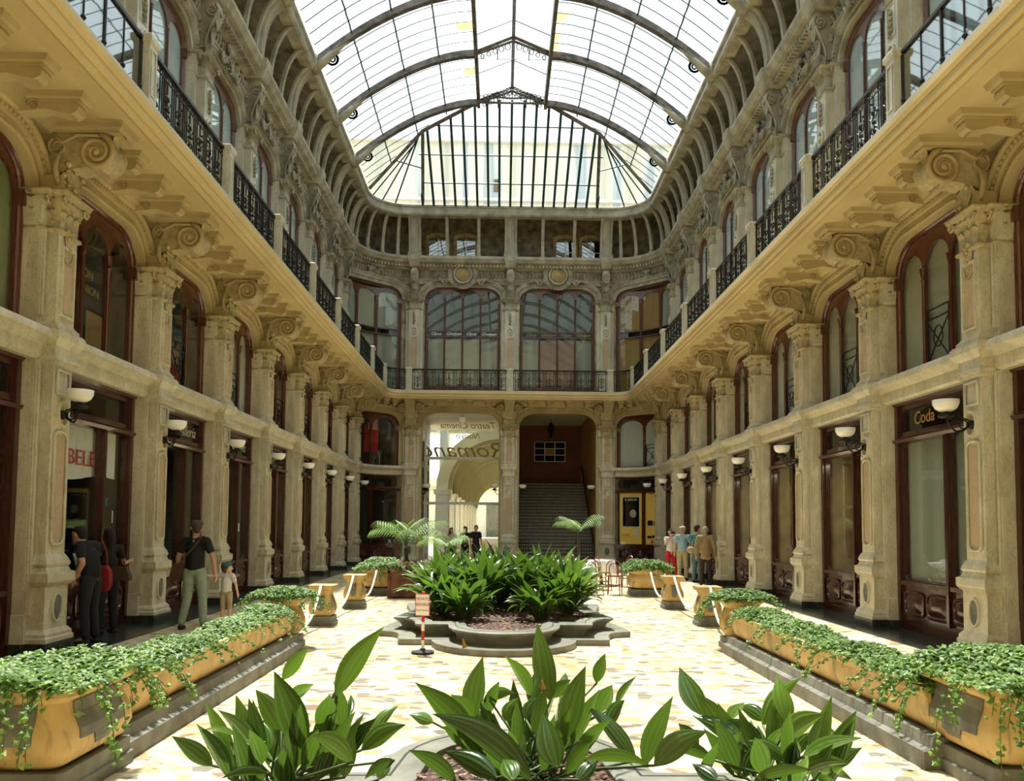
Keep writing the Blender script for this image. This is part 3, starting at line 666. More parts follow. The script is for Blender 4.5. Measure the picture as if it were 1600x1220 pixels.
# ================================================================ MEZZANINE AND UPPER WINDOWS
def colonnette(m, x, y, z0, z1, r=.035):
    m.lathe([(r * 1.5, z0), (r * 1.5, z0 + .06), (r, z0 + .1), (r, z1 - .22), (r * 1.5, z1 - .20), (r * 1.1, z1 - .17), (r * 1.7, z1 - .06), (r * 2.1, z1)], (x, y, 0), 8)
def make_window(w, par, n, z0, zsp, y, wood_, backing, R_=0, transom=None, back_y=.09, z_rail=None, dark=True, iron=0, band=.12, mw=.085, th=.05):
    """arched wooden window with n round-headed lights"""
    t = empty('window'); f = basket(w, par['spring'], par['rz'], par['rx']); mz = .13
    lw = (w - 2 * band - (n - 1) * mw) / n; holes = []; zs = zsp - lw / 2
    for i in range(n):
        xa = -w / 2 + band + i * (lw + mw)
        if transom: holes.append(H_rect(xa, xa + lw, z0 + .06, transom[0])); holes.append(H_arch(xa, xa + lw, transom[1], zs))
        else: holes.append(H_arch(xa, xa + lw, z0 + .06, zs))
    st = .1 if R_ else None
    m = MB().plate(-w / 2, w / 2, z0, lambda x: f(x), holes, y, y + th, st).bend(R_); m.build('frame', wood_, t)
    m = MB(); arch_band(m, w, z0, par['spring'], par['rz'], par['rx'], [(0, y + .02), (0, y - .035), (-.03, y - .05), (-.05, y - .03), (-.07, y - .03), (-.085, y)], 7)
    for i in range(1, n): colonnette(m, -w / 2 + band + i * (lw + mw) - mw / 2, y - .01, z0, zs + .02, mw * .33)
    for s in (-1, 1): m.box(s * (w / 2 - .05) - .06, s * (w / 2 - .05) + .06, y - .09, y, par['spring'] - .22, par['spring'] - .02)
    if transom: m.box(-w / 2 + .05, w / 2 - .05, y - .05, y + .02, transom[0], transom[0] + .05, 8); m.box(-w / 2 + .05, w / 2 - .05, y - .05, y + .02, transom[1] - .05, transom[1], 8)
    m.bend(R_).build('moulding', wood_, t, True)
    if transom: MB().box(-w / 2 + band, w / 2 - band, y - .012, y, transom[0] + .05, transom[1] - .05, 8).bend(R_).build('sign_band', 'black_glass', t)
    MB().box(-w / 2 + .06, w / 2 - .06, y + .02, y + .03, z0 + .02, par['spring'] + par['rz'] * .9, 10 if R_ else 1).bend(R_).build('pane', 'glass', t)
    if backing:
        bl = backing if isinstance(backing, (list, tuple)) else [backing]
        ww = (w - .04) / len(bl)
        for i, bm in enumerate(bl):
            if bm: MB().box(-w / 2 + .02 + i * ww, -w / 2 + .02 + (i + 1) * ww - .01, y + back_y, y + back_y + .02, z0, par['spring'] + par['rz'], 5).bend(R_).build('curtain', bm, t)
    if iron:
        m = MB()
        for i in range(n):
            if not (iron >> i) & 1: continue
            xa = -w / 2 + band + i * (lw + mw) + .02; xb = xa + lw - .04; za, zb = z0 + .12, z0 + 1.0; c = ((xa + xb) / 2, (za + zb) / 2 - .03); yy = y - .0
            for z in (za + .02, zb - .16, zb): m.tube([(xa - .04, yy, z), (xb + .04, yy, z)], .014, 5)
            for x in (xa + .02, xb - .02): m.tube([(x, yy, za - .06), (x, yy, zb)], .014, 5); m.ball((x, yy, zb - .16), .03, 6, 4); m.ball((x, yy, za + .02), .03, 6, 4)
            for a, b in (((xa, za), (xb, zb - .16)), ((xb, za), (xa, zb - .16))): m.tube([(a[0], yy, a[1]), (b[0], yy, b[1])], .011, 5)
            m.tube([(c[0] + .13 * cos(q * pi / 8), yy, c[1] + .17 * sin(q * pi / 8)) for q in range(16)], .011, 5, loop=True)
        m.bend(R_).build('iron_guard', 'iron', t)
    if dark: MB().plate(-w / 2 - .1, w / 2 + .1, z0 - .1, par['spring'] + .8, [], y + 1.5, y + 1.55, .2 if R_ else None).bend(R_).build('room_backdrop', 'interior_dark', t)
    return t
def poster(parent, x0, x1, y, z0, z1, mats, lean=0):
    m = MB().box(x0, x1, y, y + .015, z0, z1); m.map(lambda a, b, c: (a, b + (z1 - c) * -.0 + lean * (c - z0), c)); m.build('poster', mats[0], parent)
def art(parent, x0, x1, y, z0, z1, base, blobs, name='poster'):
    o = MB().box(x0, x1, y, y + .015, z0, z1).build(name, base, parent)
    for bx, bz, rx, rz, mt in blobs:
        MB().lathe([(.001, -.004), (1, -.004), (1, 0)], (x0 + (x1 - x0) * bx, y, z0 + (z1 - z0) * bz), 14, 'y').map(lambda a, b, c, X=x0 + (x1 - x0) * bx, Z=z0 + (z1 - z0) * bz: (X + (a - X) * rx, b, Z + (c - Z) * rz)).build('picture', mt, o)
MW = dict(L=['curtain_sage', None, None, 'curtain_white', 'curtain_pale', 'curtain_pale', 'blind_grey', 'curtain_pale'],
          R=['curtain_white', 'curtain_pale', 'curtain_pale', 'curtain_white', 'curtain_pale', 'curtain_pale', 'blind_grey', 'curtain_pale'])
for side in 'LR':
    for k in range(0, 8):
        loc, rz = place(side, k + .5)
        iron = {'L': [0, 4, 2, 2, 6, 6, 6, 6], 'R': [0, 4 if 0 else 1, 1, 1, 3, 3, 3, 3]}[side][k]
        iron = {'L': [0, 0, 2, 2, 6, 6, 6, 6], 'R': [0, 2, 2, 2, 2, 2, 2, 2]}[side][k]
        bk = MW[side][k]
        t = make_window(OPW, MID, 3, 4.27, 6.36, .56, 'mahogany_mid', [bk, bk, None] if side == 'L' and k in (4, 5, 6) else bk, iron=iron)
        t.location = loc; t.rotation_euler = (0, 0, rz); t.name = sname('window'); struct(t)
        if side == 'L' and k == 1:
            art(t, -.95, -.35, .80, 4.3, 5.35, 'white_cloth', [(.5, .55, .14, .25, 'curtain_sage'), (.5, .12, .24, .12, 'red')])
            art(t, .25, .85, .80, 4.3, 5.1, 'curtain_ochre', [(.5, .5, .18, .25, 'brown_wall_light')]); text('NION', .2, 'gold', t, (.45, .85, 5.45)); text('ON', .2, 'gold', t, (.35, .85, 5.7))
            MB().box(-1.1, 1.1, .9, .92, 5.2, 5.85).build('sign_board', 'interior_mid', t)
        if side == 'L' and k == 2: art(t, .25, .95, .85, 4.4, 5.7, 'jeans_blue', [(.5, .6, .2, .3, 'brown_wall_light'), (.5, .25, .25, .2, 'red'), (.5, .75, .1, .1, 'curtain_pale')])
    for k in range(1, 8):
        loc, rz = place(side, k + .5)
        t = make_window(2.54, UPR, 3, 7.44, 12.28, 1.14, 'mahogany_upper', 'painted_sky_reflection', band=.09, mw=.05, th=.03, back_y=.05)  # pale blue sheet close behind the glass paints the sky reflection
        MB().box(-1.2, 1.2, 1.10, 1.13, 8.62, 8.78).build('rail', 'mahogany_upper', t)
        t.location = loc; t.rotation_euler = (0, 0, rz); t.name = sname('window'); struct(t)
    mid = (CA0 + CA1) / 2; w = radians(CA1 - CA0) * AR; loc, rz = corner(side, mid)
    t = make_window(w * .93, dict(spring=6.1, rz=.5, rx=.42), 2, 4.27, 6.40, .56, 'mahogany_mid', None if side == 'L' else 'curtain_white', R_=AR, iron=0 if side == 'L' else 2)
    t.location = loc; t.rotation_euler = (0, 0, rz); t.name = sname('window'); struct(t)
    if side == 'L':
        MB().box(.0, .75, 1.1, 1.12, 4.9, 6.1).build('poster', 'cloth_red', t); MB().box(.1, .6, .95, .97, 5.9, 6.4).build('drape', 'flower_pink', t)
        m = MB()
        for i in range(7): m.tube([(U(.2, .8), .9, 4.35), (U(.2, .8), .9, 5.0)], .014, 4)
        m.build('metal_stand', 'steel', t); MB().box(-.6, -.35, 1.2, 1.22, 5.3, 5.6).build('lit_paper', 'white', t)
    t = make_window(w * .97, dict(spring=11.98, rz=.55, rx=.40), 3, 7.44, 12.28, 1.14, 'mahogany_upper', ['blind_grey', 'curtain_pale', 'blind_grey'] if side == 'L' else ['curtain_ochre', 'curtain_ochre', 'blind_grey'], R_=AR, transom=(10.28, 10.58))
    t.location = loc; t.rotation_euler = (0, 0, rz); t.name = sname('window'); struct(t)
for xc, bl in ((-1.845, ['blind_grey', 'curtain_pale', 'curtain_pale', 'blind_grey']), (2.505, ['blind_grey', 'curtain_pink', 'curtain_pink', 'blind_grey'])):
    t = make_window(3.44, ENDU, 4, 7.44, 12.40, 1.14, 'mahogany_upper', None, transom=(10.26, 10.56))
    for i, b in enumerate(bl):
        x0 = -1.6 + .8 * i; MB().box(x0 + .02, x0 + .78, 1.26, 1.28, 7.9, 10.2).build('curtain', b, t); MB().box(x0 + .02, x0 + .78, 1.30, 1.32, 10.6, 12.5).build('blind', 'blind_dark', t)
    MB().box(-1.6, 1.6, 1.08, 1.14, 7.44, 8.0).build('kick_panel', 'mahogany_upper', t)
    for i, wd in enumerate(('Opus', 'Ghelpan', 'Opus', 'Ghelpan')): text(wd, .21, 'white' if xc < 0 else 'gold_dim', t, (-1.2 + .8 * i, 1.12, 10.42), shear=.35)
    t.location = (xc, YE, 0); t.name = sname('window'); struct(t)

# ================================================================ SHOPFRONTS
def make_shop(w, back='interior_mid', depth=None, sxo=0, R_=0, curtain_=None, split=.62, sign=None, sign_mat='gold', sh=.4, ssize=.30, pane_tint='glass', two=False):
    t = empty('shopfront'); y = .50; st = .12 if R_ else None; fr = .15; x0, x1 = -w / 2, w / 2; xm = x0 + w * split
    holes = [H_rect(x0 + fr, xm - .05, .86, 3.16, .08), H_rect(xm + .05, x1 - fr, .86, 3.16, .08), H_rect(x0 + fr, x1 - fr, 3.36, 3.74, .06)]
    MB().plate(x0, x1, .0, 3.86, holes, y, y + .09, st).bend(R_).build('frame', 'mahogany', t)
    m = MB()
    for zz in (3.20, 3.84): m.rings([[(x, yy, z) for yy, z in ((y, zz - .04), (y - .07, zz - .02), (y - .10, zz + .03), (y - .06, zz + .05), (y - .04, zz + .08), (y, zz + .09))] for x in [x0 + (x1 - x0) * i / 10 for i in range(11)]])
    m.box(x0, x1, y - .05, y, 0, .12, 8); m.box(xm - .035, xm + .035, y - .06, y, .2, 3.2)
    for s in (x0 + .05, x1 - .05): m.box(s - .05, s + .05, y - .05, y, .1, 3.86)
    m.box(x0, x1, y - .045, y, .76, .83, 8)
    m.bend(R_).build('moulding', 'mahogany', t, True)
    for a, b in ((x0 + .16, x0 + .16 + (xm - x0 - .26) / 2), (x0 + .22 + (xm - x0 - .26) / 2, xm - .04), (xm + .06, x1 - .16)):
        q = MB(); cx, cz, hx, hz = (a + b) / 2, .46, (b - a) / 2, .22; rings = []
        for kx, yy in ((1, 0), (.98, -.03), (.88, -.035), (.84, -.01), (.78, -.01), (.6, -.045), (.0, -.05)):
            ring = []
            for i in range(20):
                a_ = 2 * pi * i / 20; c, s_ = cos(a_), sin(a_); e = .45; ring.append((cx + hx * (kx if kx > .5 else kx) * math.copysign(abs(c) ** e, c), y + yy, cz + (hz - hx * (1 - kx) if kx > .5 else 0) * math.copysign(abs(s_) ** e, s_)) if kx > .5 else (cx + (hx * .35) * c, y + yy, cz + .02 * s_))
            rings.append(ring)
        q.rings(rings).bend(R_).build('lower_panel', 'mahogany', t, True)
    MB().box(x0 + .08, x1 - .08, y + .06, y + .07, 3.3, 3.8, 8).bend(R_).build('sign_board', 'black_glass', t)
    MB().box(x0 + .08, xm, y + .05, y + .06, .8, 3.2, 6).bend(R_).build('pane', pane_tint, t)
    MB().box(xm, x1 - .08, y + .05, y + .06, .8, 3.2, 6).bend(R_).build('pane', pane_tint, t)
    if sign: text(sign, ssize, sign_mat, t, (sxo, y + .035, 3.55), shear=sh)
    if curtain_: MB().box(x0, x1, y + .12, y + .14, .8, 3.3, 8).bend(R_).build('curtain', curtain_, t)
    i = MB(); D = depth or (1.9 if not R_ else .6); i.plate(x0 - .3, x1 + .3, 0, 3.9, [], y + D, y + D + .05, .3 if R_ else None)
    if not R_: i.box(x0 - .35, x0 - .3, y + .15, y + D, 0, 3.9); i.box(x1 + .3, x1 + .35, y + .15, y + D, 0, 3.9)
    i.box(x0 - .3, x1 + .3, y + .15, y + D, .5, .55, 8); i.box(x0 - .3, x1 + .3, y + .15, y + D, 3.85, 3.9, 8)
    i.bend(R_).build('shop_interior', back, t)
    return t
def shelves(t, x0, x1, y, zs, mat='interior_mid', goods=('white', 'red', 'jeans_blue', 'curtain_ochre', 'steel')):
    for z in zs:
        s = MB().box(x0, x1, y - .15, y + .15, z, z + .025).build('shelf', mat, t)
        x = x0 + .05
        while x < x1 - .12:
            wd = U(.05, .16); h = U(.08, .3); MB().box(x, x + wd, y - .06, y + .08, z + .025, z + .025 + h).build('display_item', random.choice(goods), s); x += wd + U(.03, .15)
shops = {}
def setshop(t, loc, rz, label, group='shopfronts'): t.location = loc; t.rotation_euler = (0, 0, rz); tag(t, label, 'shopfront', group); return t
for side, specs in (('L', [
        (0, dict(back='interior_dark'), 'dark mahogany shopfront at the left edge of the picture'),
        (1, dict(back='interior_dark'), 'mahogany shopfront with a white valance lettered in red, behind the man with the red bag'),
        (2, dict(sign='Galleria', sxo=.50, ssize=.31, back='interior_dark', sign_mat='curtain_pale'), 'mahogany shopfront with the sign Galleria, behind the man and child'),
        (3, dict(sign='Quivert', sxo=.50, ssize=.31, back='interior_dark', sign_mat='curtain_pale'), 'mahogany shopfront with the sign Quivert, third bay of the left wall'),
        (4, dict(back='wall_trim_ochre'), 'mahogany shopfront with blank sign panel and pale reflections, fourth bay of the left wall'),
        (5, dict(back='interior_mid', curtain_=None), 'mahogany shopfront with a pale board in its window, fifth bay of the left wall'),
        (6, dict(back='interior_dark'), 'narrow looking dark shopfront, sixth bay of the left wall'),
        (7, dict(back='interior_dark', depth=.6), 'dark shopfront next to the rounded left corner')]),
    ('R', [
        (0, dict(sign='B', sxo=-.75, back='interior_mid', curtain_='curtain_ochre', sign_mat='gold', ssize=.42), 'mahogany shopfront with an orange curtain and gold initial at the right edge'),
        (1, dict(sign='Coda', sxo=-.45, back='interior_mid', curtain_='blind_grey', sign_mat='curtain_ochre', sh=.1), 'mahogany shopfront with the sign Coda and closed grey blind'),
        (2, dict(back='wall_trim_ochre'), 'mahogany shopfront with papers and a picture in the window, second bay of the right wall'),
        (3, dict(back='wall_trim_ochre'), 'mahogany shopfront displaying a pale stone bust'),
        (4, dict(back='wall_trim_ochre'), 'mahogany shopfront with framed pictures and shelves, fourth bay of the right wall'),
        (5, dict(back='wall_trim_ochre'), 'mahogany shopfront with a framed print, beside the four standing visitors'),
        (6, dict(back='interior_dark'), 'dark shopfront with a bright slit of light behind the four visitors'),
        (7, dict(back='interior_mid', depth=.6), 'dark shopfront next to the rounded right corner')])):
    for k, kw, lab in specs:
        loc, rz = place(side, k + .5); t = setshop(make_shop(2.58, **kw), loc, rz, lab, f'shopfronts of the {POSN[side]}'); shops[side, k] = t
t = shops['L', 1]
m = MB(); m.rings([[(x, .62 + .02 * sin(x * 25), z) for x in [-1.0 + .07 * i for i in range(30)]] for z in (3.2, 2.9, 2.6)] + [[(x, .62 + .02 * sin(x * 25), 2.40 - .05 * sin((x + 1) * 3)) for x in [-1.0 + .07 * i for i in range(30)]]], closed=False); m.build('valance', 'white_cloth', t)
text('ABELE', .34, 'red', t, (-.30, .58, 2.68), ext=.004, sx=1.25)
for x, z, w_, h_, mt in ((.42, 1.95, .09, .13, 'white'), (.54, 1.97, .09, .13, 'cap_teal'), (.42, 1.75, .08, .1, 'white'), (.62, 1.45, .07, .1, 'white'), (.70, 1.25, .08, .12, 'white'), (.5, .95, .14, .1, 'white'), (.8, 1.7, .02, .2, 'white')):
    MB().box(x, x + w_, .535, .54, z, z + h_).build('sticker', mt, t)
shelves(t, -1.0, .3, 1.1, (.9, 1.25), goods=('steel', 'white', 'interior_mid', 'leather_brown'))
t = shops['L', 2]; shelves(t, -1.0, .9, 1.3, (1.0, 1.6, 2.2, 2.8), 'curtain_pale', ('interior_mid', 'leather_brown', 'steel')); MB().box(-.75, -.3, .7, .72, .85, 1.35).build('poster', 'jeans_blue', t)
t = shops['L', 3]; shelves(t, -1.0, .9, 1.3, (1.3, 2.1), 'steel'); MB().box(.6, .7, .53, .54, 1.5, 1.7).build('sticker', 'white', t)
t = shops['L', 5]; MB().box(.3, .8, .8, .82, .9, 1.4).build('board', 'white', t); MB().box(-1, .2, .9, .92, .8, 3.2).build('curtain', 'curtain_pale', t)
t = shops['L', 4]; MB().box(-.9, .1, 1.0, 1.02, 1.4, 3.1).build('curtain', 'curtain_white', t)
t = shops['R', 2]
art(t, -.6, .15, 1.3, 1.7, 2.7, 'interior_mid', [(.5, .5, .2, .3, 'brown_wall')], 'picture_frame'); q = MB().box(.15, .5, .8, .82, .9, 1.2).build('paper', 'flower_white', t); q.rotation_euler = (0, .3, .2)
MB().box(.3, .6, .9, .92, 1.2, 1.6).build('paper', 'cap_teal', t); MB().box(.4, .6, .95, .97, 1.5, 1.9).build('paper', 'white', t)
t = shops['R', 4]; shelves(t, -1, .9, 1.3, (.95, 1.5, 2.0)); art(t, -.1, .5, 1.2, 2.2, 2.7, 'white', [(.5, .5, .18, .18, 'interior_dark')], 'picture_frame'); MB().box(.0, .3, 1.1, 1.12, 1.7, 1.95).build('poster', 'red', t)
t = shops['R', 5]; art(t, -.3, .4, 1.2, 1.8, 2.7, 'white', [(.5, .5, .15, .28, 'interior_dark')], 'picture_frame'); shelves(t, -1, .9, 1.3, (.95, 1.5))
t = shops['R', 6]; MB().box(-.2, .05, 1.2, 1.22, 1.0, 2.9).build('painted_light_slit', 'white', t)  # plain white strip painted as the slit of light
# stone bust in the third right-hand window
t = shops['R', 3]; b = MB(); b.lathe([(.001, .8), (.22, .8), (.2, .9), (.12, .95), (.12, 1.0), (.26, 1.12), (.30, 1.3), (.27, 1.46), (.10, 1.54), (.075, 1.6), (.11, 1.68), (.125, 1.78), (.11, 1.88), (.06, 1.93), (.001, 1.94)], (.1, .82, 0), 16, 'z', 1, .7); b.build('bust', 'bust_stone', t, 'all')
k = NT('lamp_glow'); k.b.inputs['Emission Color'].default_value = (1, .93, .75, 1); k.b.inputs['Emission Strength'].default_value = 6
for q in (2, 3, 4, 5):
    t = shops['R', q]; tb_ = MB().tube([(-.55, .9, 3.12), (.55, .9, 3.12)], .02, 6).build('fluorescent_tube', 'lamp_glow', t)
    ld = bpy.data.lights.new('shop_light', 'AREA'); ld.energy = 26; ld.size = 1.1; ld.size_y = .15; ld.shape = 'RECTANGLE'; ld.color = (1, .86, .6); lo = bpy.data.objects.new('shop_light', ld); C.objects.link(lo); lo.parent = t; lo.location = (0, .9, 3.08)
# rounded corner shops
w = radians(CA1 - CA0) * AR * 1.04; mid = (CA0 + CA1) / 2
loc, rz = corner('L', mid); t = setshop(make_shop(w, 'interior_dark', R_=AR, split=.5), loc, rz, 'dark wooden double door in the rounded left corner', 'corner shopfronts')
loc, rz = corner('R', mid); t = setshop(make_shop(w, 'interior_mid', R_=AR, split=.5), loc, rz, 'lit yellow shop window with a black poster in the rounded right corner', 'corner shopfronts')
MATS['lit_yellow'] = None
k = NT('lit_yellow'); k.base((.62, .38, .07)); k.b.inputs['Emission Color'].default_value = (.62, .36, .06, 1); k.b.inputs['Emission Strength'].default_value = .35
MB().box(-.85, -.05, .585, .60, .9, 3.15, 4).bend(AR).build('lit_backing', 'lit_yellow', t); MB().box(.05, .85, .585, .60, .9, 3.15, 4).bend(AR).build('lit_backing', 'lit_yellow', t)
pb = MB().box(-.78, -.16, .570, .575, 1.65, 3.0, 4).bend(AR).build('poster_border', 'white', t); MB().box(-.75, -.19, .562, .568, 1.68, 2.97, 4).bend(AR).build('poster', 'black_glass', pb)
text('S ARCK', .13, 'white', pb, (-.47, .55, 2.86), bend=AR); MB().ball((-.40, .55, 2.25), .12, 10, 8, (1, .1, 1.5)).bend(AR).build('poster_figure', 'bust_stone', pb, 'all'); text('OBJ', .15, 'red', t, (-.64, .56, 1.30), bend=AR); MB().box(-.35, -.2, .56, .575, 1.25, 1.55).bend(AR).build('paper', 'white', t)
for z in (1.15, 1.7): MB().box(.1, .8, .56, .58, z, z + .03, 3).bend(AR).build('shelf', 'white', t)
for x, z, w_, h_, mt in ((.15, 1.73, .2, .22, 'interior_dark'), (.42, 1.73, .25, .16, 'leather_brown'), (.15, 1.18, .15, .1, 'interior_dark'), (.35, 1.18, .2, .12, 'interior_dark'), (.58, 1.18, .2, .1, 'leather_brown'), (.3, .92, .45, .16, 'red')): MB().box(x, x + w_, .53, .57, z, z + h_, 2).bend(AR).build('display_item', mt, t)

# ================================================================ WALL LAMPS
def make_lamp(q_=1):
    t = empty('wall_lamp'); m = MB()
    m.lathe([(.001, -.05), (.05, -.04), (.065, 0), (.065, .03)], (0, .09, 3.16), 12, 'y')
    m.tube([(0, .08, 3.16), (0, -.02 * q_, 3.08), (0, -.12 * q_, 3.06), (0, -.20 * q_, 3.12), (0, -.24 * q_, 3.20), (0, -.26 * q_, 3.28)], .016, 6)
    m.tube([(0, -.02 + .06 * cos(q * pi / 6), 3.16 + .06 * sin(q * pi / 6)) for q in range(12)], .011, 5, loop=True); m.tube([(0, .06, 3.22), (0, -.06, 3.26), (0, -.16 * q_, 3.22), (0, -.22 * q_, 3.24)], .011, 5)
    m.build('bracket_arm', 'iron', t, 'all')
    MB().lathe([(.02, 3.24), (.10, 3.26), (.11, 3.29), (.06, 3.31), (.04, 3.34)], (0, -.26 * q_, 0), 14).build('holder', 'iron', t, 'all')
    MB().lathe([(.03, 3.33), (.09, 3.345), (.14, 3.38), (.17, 3.44), (.175, 3.50), (.165, 3.50), (.155, 3.45), (.10, 3.38), (.001, 3.36)], (0, -.26 * q_, 0), 20).build('glass_bowl', 'white_enamel', t, 'all'); return t
lamp = make_lamp(); lamp_left = make_lamp(.48)
for side in 'LR':
    for k in range(1, 9):
        loc, rz = place(side, k); inst(lamp_left if side == 'L' else lamp, loc, rz, f'white glass bowl lamp on an iron arm, {nth(k - 1)} along the {POSN[side]}', 'wall lamp', f'wall lamps of the {POSN[side]}')
for x, sgn, n in ((EX[0] + .5, 1, 'at the left jamb of the glazed passage'), (EX[1] - .46, -1, 'at the right jamb of the glazed passage'), (EX[1] + .46, 1, 'at the left foot of the staircase opening'), (EX[2] - .48, -1, 'at the right jamb of the staircase')):
    inst(lamp, (x - .09 * sgn, YE + .7, 0), (pi / 2) * sgn, f'white glass bowl lamp on an iron arm {n}', 'wall lamp', 'wall lamps of the end openings')

# ================================================================ BALCONY RAILING
def rail_geo(path, t, glass_=False, thick=True):
    """path: plan points; parts of one run of railing"""
    L = [0]
    for a, b in zip(path, path[1:]): L.append(L[-1] + (Vector(b) - Vector(a)).length)
    def at(s):
        for i in range(len(path) - 1):
            if s <= L[i + 1] or i == len(path) - 2:
                q = (s - L[i]) / (L[i + 1] - L[i]); a, b = path[i], path[i + 1]; return a[0] + (b[0] - a[0]) * q, a[1] + (b[1] - a[1]) * q
    T = L[-1]; n = max(2, int(T / .3))
    def rail(z0, z1, wd): 
        m = MB()
        for i in range(len(path) - 1):
            a, b = Vector(path[i]), Vector(path[i + 1]); d = (b - a).normalized(); nn = Vector((-d.y, d.x)) * wd
            m.rings([[(p.x + nn.x, p.y + nn.y, z0), (p.x - nn.x, p.y - nn.y, z0), (p.x - nn.x, p.y - nn.y, z1), (p.x + nn.x, p.y + nn.y, z1)] for p in (a, b)])
        return m
    rail(8.36, 8.41, .035).build('top_rail', 'iron', t); rail(7.50, 7.53, .02).build('bottom_rail', 'iron', t)
    if glass_:
        rail(7.50, 8.36, .006).build('glass_sheet', 'glass_rail', t); m = MB()
        for i in range(7): x, y = at(T * (i + .02) / 6.04 if i else 0); m.tube([(x, y, 7.45), (x, y, 8.38)], .028 if i % 2 == 0 else .018, 6); m.ball((x, y, 7.7), .04, 6, 4)
        m.build('post', 'iron', t); return
    m = MB(); cell = .46; nc = max(1, round(T / cell)); cell = T / nc
    def P(s, z): x, y = at(min(max(s, 0), T)); return (x, y, z)
    rail(8.24, 8.255, .01).build('lace_rail', 'iron', t)
    for c in range(nc):
        s0 = c * cell; mid_ = s0 + cell / 2
        for s in (s0 + .02, s0 + .09, s0 + cell - .05): m.tube([P(s, 7.5), P(s, 8.37)], .0115, 4)
        for zc, r, sg in ((7.70, .085, 1), (7.98, .10, -1)):
            for sd in (-1, 1):
                pts = []
                for q in range(13):
                    a = q * .52; rr = r * (1 - q / 18); pts.append(P(mid_ + sd * (.035 + rr * cos(a) * .9), zc + sg * rr * sin(a)))
                m.tube(pts, .011, 4)
        m.tube([P(mid_, 7.5), P(mid_, 7.62)], .012, 4); m.ball(P(mid_, 7.84), .035, 6, 4); m.tube([P(mid_, 8.06), P(mid_, 8.25)], .012, 4)
        for q in range(4): s = s0 + cell * (q + .5) / 4; m.tube([P(s + .035 * cos(b), 8.31 + .035 * sin(b)) for b in [k_ * pi / 4 for k_ in range(8)]], .007, 4, loop=True)
        for q in range(5): m.ball(P(mid_ + U(-.13, .13), U(7.56, 8.2)), .022, 5, 3)
    m.build('scrollwork', 'iron', t)
def make_post():
    t = empty('balcony_post')
    MB().stack([(7.43, .15, -.98), (7.50, .15, -.98), (7.52, .125, -.955), (8.34, .12, -.95), (8.36, .15, -.98), (8.42, .155, -.985), (8.45, .15, -.98), (8.47, .12, -.95)], -.69).build('body', 'marble_upper', t)
    m = MB(); frame_ring(m, -.08, .08, 7.6, 8.26, -.955, .018, .012); m.build('panel_moulding', 'marble_upper', t); return t
bp = make_post(); DR = -.83; rp = {}
for side in 'LR':
    for k in range(1, 9):
        loc, rz = place(side, k); inst(bp, loc, rz, f'slim marble post in the balcony railing, {nth(k - 1)} along the {POSN[side]}', 'post', f'balcony posts of the {POSN[side]}')
    for k in range(0, 8):
        gl = k == 0; key = 'glass' if gl else 'iron'; loc, rz = place(side, k + .5)
        if key not in rp:
            t = empty('balcony_railing'); rail_geo([(-1.535, DR), (1.535, DR)], t, gl); rp[key] = t; t.location = loc; t.rotation_euler = (0, 0, rz)
        else: t = copy_tree(rp[key], loc, rz)
        tag(t, f'balcony railing with reflective glass sheets nearest the camera on the {POSN[side]}' if gl else f'black wrought iron balcony railing, {nth(k)} bay of the {POSN[side]}', 'railing', f'iron railings of the {POSN[side]}')
    s = -1 if side == 'L' else 1; t = empty('balcony_railing')
    rr = AR + DR; cx = CX + s * (HW - AR); path = [(CX + s * (HW + DR), YK[8] + .14)] + [(cx + s * rr * cos(radians(a)), YA + rr * sin(radians(a))) for a in range(12, 91, 13)] + [((EX[0] - .14) if s < 0 else (EX[2] + .14), YE + DR)]
    rail_geo(path, t); tag(t, f'curved wrought iron railing in the rounded {POSN[side][:-5]} corner of the balcony', 'railing', 'curved corner railings')
for i, x in enumerate(EX): inst(bp, (x, YE, 0), 0, f'slim marble post of the end balcony railing, {("left one", "middle one", "right one")[i]}', 'post', 'balcony posts of the end wall')
for i, (a, b) in enumerate(zip(EX, EX[1:])):
    t = empty('balcony_railing'); rail_geo([(a + .14, YE + DR), (b - .14, YE + DR)], t); tag(t, f'wrought iron railing of the end balcony above the {("glazed passage", "staircase")[i]}', 'railing', 'iron railings of the end wall')

# ================================================================ COVE AND GLASS ROOF
def make_cove_rib(wd, big):
    t = empty('cove_rib'); m = MB(); n = 10; out = .16 if big else .10
    prof = [(-wd, 0), (-wd, -out), (wd, -out), (wd, 0)] if not big else [(-wd, 0), (-wd, -out * .5), (-wd * .55, -out * .5), (-wd * .5, -out), (wd * .5, -out), (wd * .55, -out * .5), (wd, -out * .5), (wd, 0)]
    rings = []
    for i in range(n + 1):
        a = pi / 2 * i / n * .93; y = .74 - .74 * (1 - cos(a)); z = 13.86 + 1.72 * sin(a); ny, nz = cos(a), sin(a)
        rings.append([(x, y + ny * (-(-o_)) * -1 * -1 if 0 else y + cos(a) * o_ * 1.0, z - 0 + sin(a) * o_ * -0.0) if False else (x, y + cos(a) * o_, z + sin(a) * o_ * .6) for x, o_ in prof])
    m.rings(rings); m.build('rib', 'stucco_cove', t, True)
    if big: MB().stack([(13.86, wd + .03, .50), (14.0, wd + .03, .50), (14.04, wd, .54)], .8).build('foot', 'stucco_cove', t); return t
    MB().stack([(13.86, wd + .02, .58), (13.96, wd + .02, .58)], .8).build('foot', 'stucco_cove', t); return t
cbig, csm = make_cove_rib(.28, True), make_cove_rib(.07, False)
